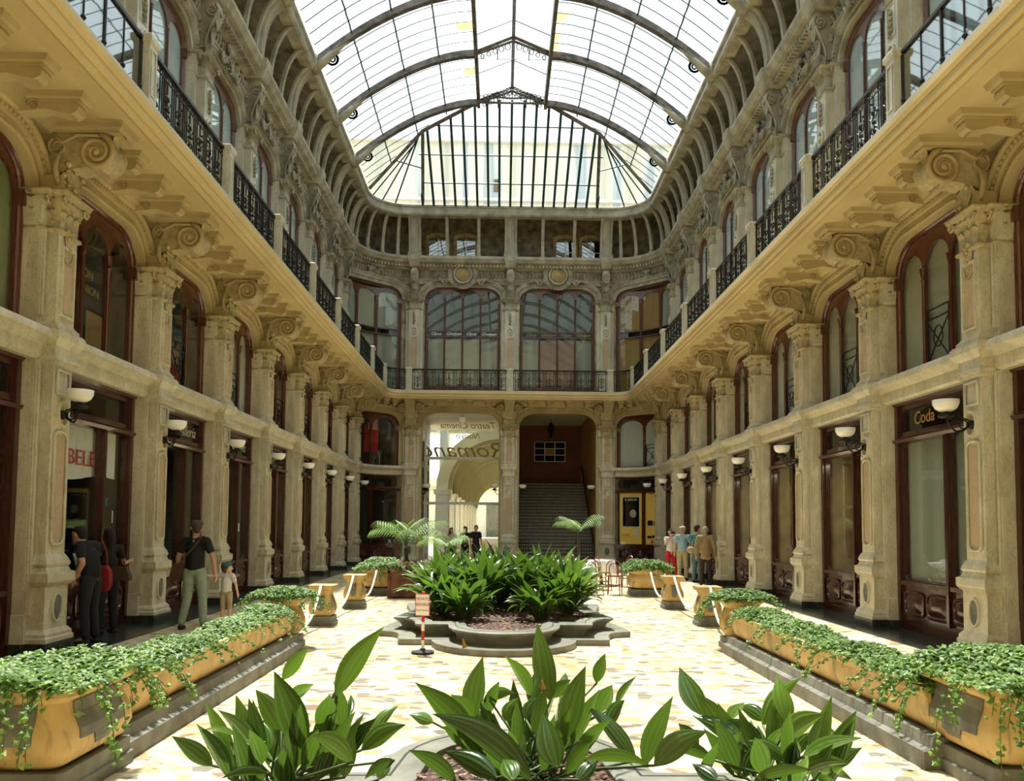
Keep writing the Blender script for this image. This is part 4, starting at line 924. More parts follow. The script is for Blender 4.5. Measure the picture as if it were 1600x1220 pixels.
for side in 'LR':
    for k in range(3, 9):
        loc, rz = place(side, k); inst(cbig, loc, rz, f'broad curved rib under the glass roof, {nth(k - 3)} on the {POSN[side]}', 'roof rib', f'broad cove ribs of the {POSN[side]}')
        if k < 8:
            for j, q in enumerate((.33, .66)):
                loc, rz = place(side, k + q); inst(csm, loc, rz, f'thin rib under the roof, {("nearer", "farther")[j]} after the {nth(k - 3)} broad rib, {POSN[side]}', 'roof rib', f'thin cove ribs of the {POSN[side]}')
    for j, dg in enumerate((18, 38, 58, 76)):
        loc, rz = corner(side, dg); inst(csm, loc, rz, f'thin roof rib in the rounded {POSN[side][:-5]} corner, {nth(j)} from the side wall', 'roof rib', f'thin ribs of the rounded {POSN[side][:-5]} corner')
for i, x in enumerate(EX): inst(cbig, (x, YE, 0), 0, f'broad rib over the end cornice, {("left one", "middle one", "right one")[i]}', 'roof rib', 'broad ribs of the end wall')
for xc, nn in ((-1.845, 'left'), (2.505, 'right')):
    for j, dx in enumerate((-.72, .72)): inst(csm, (xc + dx, YE, 0), 0, f'thin rib in the {nn} gallery bay of the end wall, {("left", "right")[j]} of two', 'roof rib', 'thin ribs of the end wall')
# windows and vents seen behind the ribs
def make_gwin(w, h, bright=True):
    t = empty('gallery_window'); f = (w, h)
    MB().plate(-w / 2 - .14, w / 2 + .14, 13.86, lambda x: 13.86 + h + .14 + .16 * (1 - (x / (w / 2 + .14)) ** 2), [(-w / 2, w / 2, lambda x: 13.87, lambda x: 13.86 + h + .12 * (1 - (x / (w / 2)) ** 2), LT)], 1.60, 1.70).build('surround', 'wall_trim_ochre', t)
    MB().box(-w / 2, w / 2, 1.655, 1.66, 13.86, 13.86 + h).build('pane', 'glass_rail', t)
    m = MB(); m.box(-.02, .02, 1.64, 1.66, 13.86, 13.86 + h); m.box(-w / 2, w / 2, 1.64, 1.66, 13.86 + h * .5, 13.86 + h * .5 + .03); m.build('glazing_bar', 'white', t)
    return t
gw = make_gwin(.85, 1.15)
for i, x in enumerate((-3.05, -1.75, 2.9, 4.1)): inst(gw, (x, YE, 0), 0, f'arched window in the dark gallery over the end cornice, {nth(i)} from the left', 'window', 'gallery windows over the end wall')
for side in 'LR':
    for k in range(4, 8):
        loc, rz = place(side, k + .5); inst(gw, loc, rz, f'gallery window behind the thin ribs of the {POSN[side][:-5]} side, {nth(k - 4)} visible one', 'window', f'gallery windows of the {POSN[side][:-5]} side')

roof = empty('ceiling', (CX, 0, 0)); struct(roof)
X0, X1, Z0, Z1, ZA = 6.02, 1.30, 16.0, 18.25, 18.80
def HS(x):
    t = (X0 - x) / (X0 - X1); return Z0 + (Z1 - Z0) * (1 - (1 - t) ** 1.75)
def XH(Y):       # where the end hip cuts the side slope
    if Y <= 31.07: return X1
    if Y <= 32.35: return X1 + (3.6 - X1) * (Y - 31.07) / (32.35 - 31.07)
    return min(X0, 3.6 + (X0 - 3.6) * (Y - 32.35) / (34.3 - 32.35))
XS = [X0 + (X1 - X0) * i / 12 for i in range(13)]
YT = [11.15 + 3.32 * k for k in range(-4, 7)]
def arch_pts(Y, s, dz=0, xmin=X1, n=12): return [(s * (X0 + (xmin - X0) * i / n), Y, HS(X0 + (xmin - X0) * i / n) + dz) for i in range(n + 1)]
for Y in YT:
    m = MB()
    for s in (-1, 1):
        P = arch_pts(Y, s); rings = []
        for i, (x, y, z) in enumerate(P):
            d = .19; rings.append([(x - s * .0, Y - .07, z + .02), (x, Y + .07, z + .02), (x - s * .02, Y + .07, z - d), (x - s * .02, Y - .07, z - d)])
        m.rings(rings)
        m.rings([[(x, Y + a, z + b) for a, b in ((-.10, -d), (.10, -d), (.10, -d - .03), (-.10, -d - .03))] for x, y, z in P])
        m.tube([(s * X1, Y, Z1), (0, Y, ZA)], .075, 4); m.tube([(s * X1, Y, Z1 - .12), (0, Y, ZA - .16)], .05, 4)
    m.build('truss', 'roof_iron', roof)
    if Y > 20:
        m = MB()
        for s in (-1, 1):
            for q in range(5):
                x = s * (.2 + q * .22); zt = ZA - .16 - abs(x) / X1 * (ZA - Z1); r = .12 - .012 * q; m.tube([(x + r * cos(b) * .8, Y, zt - .12 + r * sin(b)) for b in [k_ * pi / 5 for k_ in range(10)]], .018, 4, loop=True)
            m.tube([(s * 1.0, Y, 18.2), (s * .95, Y, 18.35), (s * .5, Y, 18.6)], .025, 4); m.tube([(s * .55, Y, 17.95), (s * .55, Y, 18.55)], .018, 4)
            if Y < 30: m.tube([(s * X1, Y, 17.98), (0, Y, 17.98)], .012, 4)
        m.tube([(0, Y, 17.95 if Y < 30 else 18.3), (0, Y, ZA)], .02, 4)
        m.build('truss_filigree', 'roof_iron', roof)
        for s in (-1, 1):
            m = MB(); q = MB(); spiral(q, 0, -.55, 15.9, .17, 1.8, .05, 1, radians(90)); m.merge(q, lambda a, b, c: (s * (X0 + b + .12), Y, c)); m.tube([(s * (X0 + .1), Y, 15.6), (s * (X0 - .25), Y, 15.9), (s * (X0 - .6), Y, 16.25), (s * (X0 - 1.0), Y, 16.62)], [.16, .14, .10, .04], 6); m.box(min(s * X0, s * (X0 + .2)), max(s * X0, s * (X0 + .2)), Y - .16, Y + .16, 15.5, 16.0)
            m.build('truss_bracket', 'stucco_cove', roof, 'all')
for s in (-1, 1):
    for x in (5.0, 3.8, 2.6):
        ye = 31.07 if x < 3.6 * .7 else 34.3 - (X0 - x) * .8; ye = {5.0: 33.5, 3.8: 32.5, 2.6: 31.8}[x]; z = HS(x) - .02; pts = [(s * x, y, z + .03 * sin(y * 9)) for y in [-2.5 + .25 * i for i in range(int((ye + 2.5) / .25) + 1)]]
        m = MB().tube(pts, .028, 4); m.build('purlin', 'roof_bar', roof)
    m = MB(); m.box(min(s * (X1 - .06), s * (X1 + .06)), max(s * (X1 - .06), s * (X1 + .06)), -2.5, 31.07, Z1 - .34, Z1 + .06); m.build('lantern_beam', 'roof_iron', roof)
    gb = MB(); nb = 6
    for i in range(len(YT)):
        y0 = YT[i]; y1 = y0 + 3.32
        for j in range(1, nb):
            Y = y0 + (y1 - y0) * j / nb; xm = XH(Y)
            if X0 - xm < .15: continue
            gb.tube(arch_pts(Y, s, .03, xm, 8), .017, 4)
    gb.build('glazing_bars_slope', 'roof_bar', roof)
    ys = [-2.5 + .83 * i for i in range(45)]; ys = [y for y in ys if y < 34.3] + [34.3]
    ys = sorted(set(ys) | {31.07, 32.35}); g = MB(); g.rings([[(s * (X0 + (XH(y) - X0) * i / 10), y, HS(X0 + (XH(y) - X0) * i / 10) + .05) for i in range(11)] for y in ys], closed=False); g.build('glass_slope', 'glass_roof', roof)
    for Y in YT[5:]:      # tinted and dusty panes beside the lantern
        for j in range(nb):
            if Y + 3.32 * (j + 1) / nb > 31.1: continue
            ya, yb_ = Y + 3.32 * j / nb + .03, Y + 3.32 * (j + 1) / nb - .03; wq = U(.25, .8); mt = random.choice(['glass_roof_dusty', 'glass_roof_amber', 'glass_roof_dusty', 'glass_roof_amber'])
            if R() < .35: continue
            MB().add([(s * X1, ya, Z1 + .07), (s * (X1 + wq), ya, HS(X1 + wq) + .07), (s * (X1 + wq * U(.3, 1)), yb_, HS(X1 + wq * .7) + .07), (s * X1, yb_, Z1 + .07)], [(0, 1, 2, 3)]).build('dusty_pane', mt, roof)
MB().rings([[(-X1, y, Z1 + .04), (0, y, ZA + .04), (X1, y, Z1 + .04)] for y in (-2.5, 31.07)], closed=False).build('glass_lantern', 'glass_roof', roof)
m = MB(); m.tube([(0, -2.5, ZA), (0, 31.07, ZA)], .06, 4)
for i in range(14): m.tube([(-X1, -2 + 2.4 * i, Z1), (0, -2 + 2.4 * i, ZA), (X1, -2 + 2.4 * i, Z1)], .02, 4)
m.build('lantern_ridge', 'roof_iron', roof)
# glazed hip end
YB = 35.88
def ZE(Y): return Z0 + (Z1 - Z0) * (YB - Y) / (YB - 31.07)
def YHIP(x):     # y of the hip above |x|
    x = abs(x)
    if x <= X1: return 31.07
    return 31.07 + (32.35 - 31.07) * (x - X1) / (3.6 - X1) if x <= 3.6 else 32.35 + (YB - 32.35) * (x - 3.6) / .35
hipb = MB()
nB = 16; xs_ = [-3.9 + 7.8 * i / nB for i in range(nB + 1)]
for x in xs_:
    y1 = min(YB, YHIP(x)); hipb.box(x - .035, x + .035, 0, 1, 0, 1) if False else hipb.rings([[(x - .05, y, ZE(y) - .1), (x + .05, y, ZE(y) - .1), (x + .05, y, ZE(y) + .03), (x - .05, y, ZE(y) + .03)] for y in (YB, y1)])
for yr in (34.75, 33.4, 32.1):
    xm = 3.85 if yr > 32.35 else X1 + (3.6 - X1) * (yr - 31.07) / 1.28; hipb.tube([(-xm, yr, ZE(yr) - .05), (xm, yr, ZE(yr) - .05)], .035, 4)
hipb.build('hip_end_bars', 'roof_bar', roof)
top = (X1, 31.07, Z1)
for s in (-1, 1):
    J = (s * 3.6, 32.35, ZE(32.35)); m = MB()
    for a, b, r in (((s * X1, 31.07, Z1 - .05), (J[0], J[1], J[2] - .05), .10), ((J[0], J[1], J[2] - .05), (s * X0, 34.3, Z0), .09), (J, (s * 3.9, YB, Z0), .07)):
        n = 8; pts = [tuple(a[i] + (b[i] - a[i]) * q / n for i in range(3)) for q in range(n + 1)]
        m.tube(pts, r, 4)
    m.build('hip_rafter', 'roof_iron', roof)
    arc = [(s * (HW - AR + (AR - .05) * cos(radians(a))), YA + (AR - .05) * sin(radians(a)), Z0) for a in (0, 22, 45, 68, 90)]; arc[-1] = (s * 3.9, YB, Z0)
    m = MB()
    for p, q in ((arc[1], .80), (arc[2], 1.0), (arc[3], .9)):
        e = tuple(J[i] + (arc[2][i] - J[i]) * (1 - q) for i in range(3)); m.tube([p, e], .035, 4)
    m.tube([tuple(J[i] + (arc[0][i] - J[i]) * .5 for i in range(3)), tuple(J[i] + (arc[4][i] - J[i]) * .5 for i in range(3))], .03, 4)
    m.build('hip_corner_bars', 'roof_bar', roof)
    MB().add([J] + arc, [(0, i, i + 1) for i in range(1, 5)]).build('glass_hip_corner', 'glass_roof', roof)
m = MB()
for a, b in zip(xs_, xs_[1:]):
    ya, yb_ = min(YB, YHIP(a)), min(YB, YHIP(b)); m.add([(a, YB, Z0 + .05), (b, YB, Z0 + .05), (b, yb_, ZE(yb_) + .05), (a, ya, ZE(ya) + .05)], [(0, 1, 2, 3)])
m.build('glass_hip_end', 'glass_roof', roof)
m = MB()
for s in (-1, 1):
    m.tube([(s * X1, 31.0, Z1 - .15), (s * .7, 31.0, 18.35), (0, 31.0, 18.3)], .04, 4)
    for q in range(8): x = s * (.12 + q * .15); r = .10; zc = 18.55 - abs(x) * .25; m.tube([(x + r * cos(b), 30.95, zc + r * 1.3 * sin(b)) for b in [k_ * pi / 5 for k_ in range(10)]], .02, 4, loop=True)
m.tube([(-X1, 31.0, 18.12), (X1, 31.0, 18.12)], .05, 4); m.build('fan_truss', 'roof_iron', roof)
# house rising behind the glazed end
bl = tag(empty('rear_building', (0, 0, 0)), 'pale streaky house front seen through the glazed end of the roof', 'building')
MB().box(-16, 16, 47, 48, 7, 24.4).build('facade', 'rear_facade', bl)
MB().box(-16, 16, 46.8, 47, 20.6, 20.75).build('string_course', 'white_stone', bl); MB().box(-16, 16, 46.7, 47, 24.1, 24.4).build('eaves', 'white_stone', bl)
MB().box(-.6, -.3, 46.9, 47, 21.2, 21.9).build('vent', 'wall_dark_ochre', bl)

# ================================================================ GLAZED PASSAGE, STREET ARCADE AND STAIRCASE
struct(MB().box(.33 - .12, .33 + .12, YE + .7, 44, 0, 7.3).build('wall_between', 'brown_wall_light'))
struct(MB().box(-3.95, -3.65, YE + .7, 41.6, 0, 7.3).build('wall_passage', 'marble'))
struct(MB().box(-3.7, .33, YE + .6, 44, 6.75, 7.0).build('ceiling.002', 'white_stone'))
for i_, (y0_, y1_) in enumerate(((37.3, 38.1), (38.5, 40.9))):
    t = tag(empty('passage_shopfront', (0, 0, 0)), f'dark shop window on the left side of the passage, {("in front of", "behind")[i_]} the glass screen', 'shopfront'); MB().plate(y0_, y1_, .3, 5.6, [H_rect(y0_ + .1, y1_ - .1, .9, 3.0, .05), H_rect(y0_ + .1, y1_ - .1, 3.3, 4.3), H_rect(y0_ + .1, y1_ - .1, 4.6, 5.5)], -.04, .0).map(lambda a, b, c: (-3.61 + b, a, c)).build('frame', 'mahogany', t); MB().box(-3.648, -3.64, y0_ + .05, y1_ - .05, .4, 5.55).build('pane', 'black_glass', t)
scrn = tag(empty('glazed_screen', (0, 38.2, 0)), 'glass screen across the passage with reversed gold lettering', 'glass screen')
m = MB()
for z in (2.62, 4.72): m.box(-3.62, .2, -.05, .05, z, z + .13)
for x in (-3.6, .1): m.box(x, x + .07, -.04, .04, 0, 6.75)
m.build('frame', 'white_stone', scrn); MB().box(-3.6, .15, -.005, .005, 0, 6.7).build('glass_sheet', 'glass', scrn)
for body, sz, x, z, mt, sxx in (('Teatro Cinema', .42, -1.55, 6.32, 'gold_dim', -1), ('Nuovo', .40, -1.55, 5.84, 'gold_dim', -1), ('Romano', .98, -1.75, 5.15, 'gold_dim', -1.2)): text(body, sz, mt, scrn, (x, -.02, z), shear=.35, sx=sxx)
wl = tag(empty('security_lamp', (-1.75, YE + .3, 0)), 'small square white lamp hanging at the top of the passage arch', 'lamp')
MB().stack([(6.22, .10, -.1), (6.28, .13, -.13), (6.44, .13, -.13), (6.47, .10, -.1)], .1).build('shade', 'white_enamel', wl); MB().lathe([(.05, 6.47), (.06, 6.6), (.02, 6.62), (.02, 6.75)], (0, 0, 0), 10).build('stem', 'steel', wl)
# arcade of the street beyond
ar = MB(); NA = 9; YA0, DA = 45.2, 6.4
def arch_ring(m, y0, y1, xc, r0, r1, z0):
    m.rings([[(xc + r * cos(a), y, z0 + r * sin(a)) for r, y in ((r0, y0), (r1, y0), (r1, y1), (r0, y1))] for a in [pi * q / 20 for q in range(21)]])
vault = MB(); vault.rings([[(-.1 + 3.5 * cos(a), y, 3.6 + 3.5 * sin(a)) for a in [pi * q / 20 for q in range(21)]] for y in (YA0, YA0 + DA * NA)], closed=False); struct(vault.build('ceiling.003', 'portico_plaster', smooth='all'))
for i in range(NA):
    y = YA0 + DA * i; t = tag(empty('arcade_arch', (0, y, 0)), f'cream transverse arch of the street arcade seen through the passage, {ORD[i]} from the glass', 'arch', 'arches of the street arcade')
    m = MB(); arch_ring(m, 0, 1.0, -.1, 2.85, 3.5, 3.6); arch_ring(m, .25, .75, -.1, 2.65, 2.87, 3.6); m.build('arch_band', 'portico_plaster', t, True)
    MB().box(3.1, 3.4, 0, .9, 0, 3.6).build('pier', 'portico_plaster', t)
for i in range(NA):
    y = YA0 + DA * i; t = tag(empty('arcade_pillar', (-3.25, y, 0)), f'white pillar of the street arcade with two slim columns behind it, {ORD[i]} from the glass', 'column', 'pillars of the street arcade')
    MB().stack([(0, .42, -.42), (.9, .42, -.42), (.95, .36, -.36), (3.3, .34, -.34), (3.35, .42, -.42), (3.6, .45, -.45)], .42).build('pier', 'white_stone', t)
    for j, dy in enumerate((2.2, 4.0)):
        MB().lathe([(.26, 0), (.26, .8), (.17, .9), (.15, 3.1), (.24, 3.2), (.26, 3.6)], (0, dy, 0), 12).build('column', 'white_stone', t, True)
    MB().plate(.4, DA - .3, 3.6, 7.2, [(.5, DA - .5, lambda x: 3.6, lambda x: 3.6 + .3, ())], -.2, .2).map(lambda a, b, c: (b, a, c)).build('spandrel', 'white_stone', t)
    
struct(MB().box(3.45, 3.7, 45, 102, 0, 7.2).build('wall_arcade', 'portico_plaster'))
eh = tag(empty('street_house', (0, 0, 0)), 'white house with shuttered openings at the far end of the arcade', 'building'); MB().box(-14, 12, 112, 113, 0, 8).build('wall', 'white_stone', eh)
MB().box(-14, 12, 111.7, 112, 6.4, 6.8).build('string_course', 'portico_plaster', eh)
for i, x in enumerate((-5.2, -2.0, 1.2)): MB().plate(x, x + 1.8, 0, 4.6, [], 111.9, 112).build('shutter', 'planter_grey', eh)
MB().box(-3.2, -2.9, 111.6, 111.7, 6.3, 8.0).build('banner', 'red', eh)
fh = tag(empty('street_facade', (0, 0, 0)), 'sunlit street front to the left beyond the arcade columns', 'building'); MB().box(-14.2, -14, 60, 112, 0, 20).build('wall', 'white_stone', fh)
for i in range(8): MB().box(-14.0, -13.95, 62 + 6 * i, 64 + 6 * i, 1, 4).build('window', 'planter_grey', fh)
for s_, dy in ((-3.64, 0),):
    for i, y in enumerate((YE + .9, YE + 1.7)): inst(lamp, (-3.70, y, 0), pi / 2, f'white glass bowl lamp inside the passage, {("nearer", "farther")[i]} of two on its left wall', 'wall lamp', 'wall lamps inside the passage')
# stairs
st = tag(empty('staircase', (0, 0, 0)), 'wide stone staircase rising behind the right arch of the end wall', 'staircase')
NS = 24; SX0, SX1, SY, RUN, RISE = .45, 4.30, 37.1, .24, .161
for i in range(NS): 
    sp = MB().rings([[(x, y, z) for y, z in ((SY + RUN * i, 0), (SY + RUN * i, RISE * (i + 1) - .05), (SY + RUN * i - .045, RISE * (i + 1) - .04), (SY + RUN * i - .045, RISE * (i + 1)), (SY + RUN * (i + 1), RISE * (i + 1)), (SY + RUN * (i + 1), 0))] for x in (SX0, SX1)]).build('step', 'step_stone', st)
    MB().box(SX0, SX1, SY + RUN * i - .008, SY + RUN * i - .001, RISE * i + .002, RISE * (i + 1) - .05).build('riser', 'riser_stone', sp)  # darker riser colour paints in the shadow lines below the nosings
struct(MB().box(.3, 4.6, SY + RUN * NS, 44.6, 0, RISE * NS).build('floor_landing', 'step_stone'))
struct(MB().box(.3, 4.6, 44.2, 44.5, 0, 8).build('wall_stair_back', 'brown_wall')); struct(MB().box(4.30, 4.5, YE + .7, 44.5, 0, 8).build('wall_stair_side', 'brown_wall_light')); struct(MB().box(.2, 4.6, YE + .6, 44.6, 7.1, 7.3).build('ceiling.004', 'portico_plaster'))
m = MB().tube([(4.20, SY, .95), (4.20, SY + RUN * NS, RISE * NS + .9), (4.2, 44.0, RISE * NS + .9)], .035, 6); h = m.build('handrail', 'mahogany', st)
m = MB()
for i in range(12): m.tube([(4.24, SY + RUN * 2 * i, RISE * 2 * i + .9), (4.24, SY + RUN * 2 * i, RISE * 2 * i + .2)], .012, 4)
m.build('rail_brackets', 'iron', st)
pf = tag(empty('poster_case', (2.6, 44.15, 0)), 'white grid of nine framed pictures on the brown wall above the stairs', 'poster case')
m = MB()
for i in range(4): m.box(-.84 + .55 * i, -.80 + .55 * i, -.05, 0, 5.12, 6.2); m.box(-.84, .85, -.05, 0, 5.12 + .35 * i, 5.16 + .35 * i)
m.build('frame', 'white', pf)
for i in range(3):
    for j in range(3): MB().box(-.80 + .55 * i, -.29 + .55 * i, -.02, -.01, 5.16 + .35 * j, 5.47 + .35 * j).build('picture', 'curtain_ochre' if (i, j) == (1, 1) else 'interior_dark', pf)
hl = tag(empty('hanging_lantern', (2.5, 41.5, 0)), 'dark lantern hanging over the staircase', 'lantern'); MB().tube([(0, 0, 6.9), (0, 0, 7.1)], .02, 5).build('rod', 'iron', hl); MB().lathe([(.03, 6.92), (.14, 6.8), (.18, 6.5), (.10, 6.35), (.06, 6.28), (.09, 6.2), (.02, 6.1)], (0, 0, 0), 8).build('body', 'iron', hl)
for i, x in enumerate((.9, 3.75)):
    g = tag(empty('stair_gate', (x, SY - .35, 0)), f'low iron picket gate at the foot of the stairs, {("left", "right")[i]} one', 'gate', 'picket gates at the stairs'); m = MB()
    for q in range(7): m.tube([(-.38 + .12 * q, 0, 0), (-.38 + .12 * q, 0, 1.05)], .012, 4); m.ball((-.38 + .12 * q, 0, 1.07), .02, 5, 3)
    m.tube([(-.4, 0, .15), (.38, 0, .15)], .012, 4); m.tube([(-.4, 0, .9), (.38, 0, .9)], .012, 4); m.build('pickets', 'iron', g)
# ================================================================ FLOWER BEDS, PLANTERS, BOLLARDS
def off_poly(P, d):
    n = len(P); out = []
    for i in range(n):
        a, b, c = Vector(P[i - 1]), Vector(P[i]), Vector(P[(i + 1) % n]); e1 = (b - a).normalized(); e2 = (c - b).normalized()
        n1 = Vector((e1.y, -e1.x)); n2 = Vector((e2.y, -e2.x)); k = n1 + n2; k = k / max(.35, k.length_squared / 2) if k.length > .1 else n1; out.append((b.x + k.x * d, b.y + k.y * d))
    return out
def bed_outline(y0, y1):
    H = [(.78 * sin(a), y0 + .85 - .85 * cos(a)) for a in [pi / 2 * q / 7 for q in range(8)]]
    H += [(.80, y0 + 1.05), (1.28, y0 + 1.05)] + [(1.28 + .42 * (1 - cos(a)), y0 + 1.05 + .85 * sin(a) - .0) for a in [pi / 2 * q / 4 for q in range(1, 5)]] + [(1.70, y0 + 2.0), (1.52, y0 + 3.0), (1.45, (y0 + y1) / 2)]
    full = H + [(x, y0 + y1 - y) for x, y in H[::-1]][1:]
    return full + [(-x, y) for x, y in full[::-1]][1:-1]
def make_bed(name, xc, y0, y1, label):
    t = tag(empty(name, (xc, 0, 0)), label, 'flower bed'); P = bed_outline(y0, y1); m = MB(); Q = off_poly(P, .26)
    m.rings([[(x, y, z) for x, y in p] for p, z in ((off_poly(P, -.1), .085), (Q, .085), (Q, 0), (off_poly(P, -.1), 0))]); m.build('step', 'bed_stone', t)
    m = MB(); m.rings([[(x, y, z) for x, y in off_poly(P, d)] for d, z in ((-.24, .10), (-.24, .275), (-.22, .285), (-.02, .285), (.02, .27), (.02, .25), (-.02, .225), (-.07, .19), (-.10, .14), (-.10, .11), (-.04, .085))], caps=False); m.build('rim', 'bed_stone', t, True)
    m = MB(); m.rings([[(x, y, .287) for x, y in off_poly(P, d)] for d in (-.09, -.075)], caps=False); m.build('groove', 'rim_groove', t)
    m = MB(); yc = (y0 + y1) / 2; S = off_poly(P, -.22); rr = []
    for k in (1, .93, .8, .6, .35, .05): rr.append([(x * k, yc + (y - yc) * k, .235 + .05 * (1 - k) + U(-.008, .012)) for x, y in S])
    m.rings(rr, caps=False); m.build('bark_mulch', 'bark_mulch', t, 'all')
    ch = MB()
    for i in range(1500):
        x, y = random.choice(S); k = sqrt(R()) * .97; x, y = x * k, yc + (y - yc) * k; x += U(-.2, .2) * k; y += U(-.3, .3) * k
        if abs(y - y0) > 2.6 and abs(y - y1) > 2.6: continue
        if abs(x) > 1.2 and min(y - y0, y1 - y) < 1.4 or abs(x) > .6 and min(y - y0, y1 - y) < 1.2: continue
        a = U(0, 3.14); w, h = U(.01, .025), U(.02, .045); c, s = cos(a), sin(a); z = .25 + .05 * (1 - k) + U(0, .012)
        ch.add([(x + (u * c - v * s), y + (u * s + v * c), z + dz) for u, v, dz in ((-w, -h, 0), (w, -h, .008), (w, h, .014), (-w, h, .004))], [(0, 1, 2, 3)])
    tag(ch.build('bark_chips', 'bark_mulch', t), kind='stuff'); return t
make_bed('flower_bed', .06, 11.05, 18.9, 'lobed stone flower bed with bark mulch in the middle of the floor')
make_bed('flower_bed', .10, 1.0, 5.95, 'stone flower bed in the foreground, mostly hidden by large leaves')

LEAFN = [0]
def leaf_strip(m, pts, wd, side, fold=.25, ns=None):
    """blade along pts with width profile, folded along its midrib"""
    m.useuv = True; n = len(pts); LEAFN[0] += 1; lid = LEAFN[0]; o = len(m.v)
    for i, p in enumerate(pts):
        t = i / (n - 1); w = wd * .5 * (sin(pi * min(1, t * .97 + .03) ** .80) ** 1.05 if 0 < t < 1 else (.12 if t == 0 else 0.01))
        a = pts[max(0, i - 1)]; b = pts[min(n - 1, i + 1)]; d = (b - a).normalized(); s = (side - d * side.dot(d)).normalized(); nn = d.cross(s)
        for u, dz in ((-1, 1), (-.5, .35), (0, 0), (.5, .35), (1, 1)): m.v.append(tuple(p + s * (u * w) + nn * (dz * fold * w)))
    for i in range(n - 1):
        for j in range(4):
            a = o + i * 5 + j; m.f.append((a, a + 1, a + 6, a + 5)); u0, u1 = j / 4, (j + 1) / 4; v0, v1 = lid + .98 * i / (n - 1), lid + .98 * (i + 1) / (n - 1)
            m.uv.append(((u0, v0), (u1, v0), (u1, v1), (u0, v1)))
def pad_uv(m):
    while len(m.uv) < len(m.f): m.uv.append(tuple((.5, LEAFN[0]) for _ in m.f[len(m.uv)]))
def aspid_leaf(m, st, base, az, th0, th1, pet, L, wd):
    p = Vector(base); pts = [p.copy()]; n1 = 3
    for i in range(n1):
        th = th0; p = p + Vector((sin(th) * cos(az), sin(th) * sin(az), cos(th))) * pet / n1; pts.append(p.copy())
    st.tube(pts, [.006, .005, .005, .006], 4); bl = [p.copy()]; n = 7
    for i in range(n):
        th = th0 + (th1 - th0) * ((i + .5) / n) ** 1.3; p = p + Vector((sin(th) * cos(az), sin(th) * sin(az), cos(th))) * L / n; bl.append(p.copy())
    a2 = az + pi / 2 + U(-.6, .6); leaf_strip(m, bl, wd, Vector((cos(a2), sin(a2), U(-.3, .3))), U(.12, .35))
def aspidistra(x, y, n, h, spread, z0=.25, front=False):
    t = empty('aspidistra', (x, y, z0)); m = MB(); st = MB()
    for i in range(n):
        az = U(0, 2 * pi) if not front else U(-pi * .95, -pi * .05) if R() < .6 else U(0, 2 * pi); q = sqrt(R()); b = (U(-.09, .09), U(-.09, .09), 0); th0 = .08 + q * .62 * spread; L = U(.46, .70) * h
        aspid_leaf(m, st, b, az, th0, th0 + U(.3, 1.5) * (.4 + q), U(.16, .52) * h, L, U(.10, .145))
    m.build('leaves', 'aspidistra', t, 'all'); st.build('leaf_stalks', 'stem_green', t); return t
spots = [(-.62, 12.75, 26, .80, 1.2, 1, 'small clump at the front left of the mound'), (.72, 12.85, 26, .80, 1.25, 1, 'small clump at the front right of the mound'), (-1.05, 13.5, 36, 1.05, 1.2, 1, 'big clump at the left flank'), (1.25, 13.6, 38, 1.05, 1.2, 1, 'big clump at the right flank'),
         (-.35, 13.9, 34, 1.2, .9, 0, 'tall clump left of the middle, second row'), (.45, 14.0, 34, 1.15, .9, 0, 'tall clump right of the middle, second row'), (-1.2, 14.6, 40, 1.15, 1.1, 0, 'clump on the left edge, third row'), (1.3, 14.7, 40, 1.12, 1.1, 0, 'clump on the right edge, third row'), (.05, 14.9, 40, 1.28, 1.0, 0, 'highest clump in the middle'), (-.65, 15.4, 36, 1.25, 1.0, 0, 'clump behind the middle, to the left'),
         (.8, 15.5, 36, 1.25, 1.0, 0, 'clump behind the middle, to the right'), (-1.2, 16.3, 30, 1.1, 1.1, 0, 'rear clump at the left'), (1.2, 16.4, 30, 1.1, 1.1, 0, 'rear clump at the right'), (0, 16.6, 30, 1.1, 1.0, 0, 'rear clump in the middle')]
for x, y, n, h, sp, fr, lab in spots: h *= .93; tag(aspidistra(x * .88, y, int(n * 2.1), h, sp, .25, fr), f'aspidistra plant in the central flower bed, {lab}', 'plant', 'aspidistras in the central flower bed')
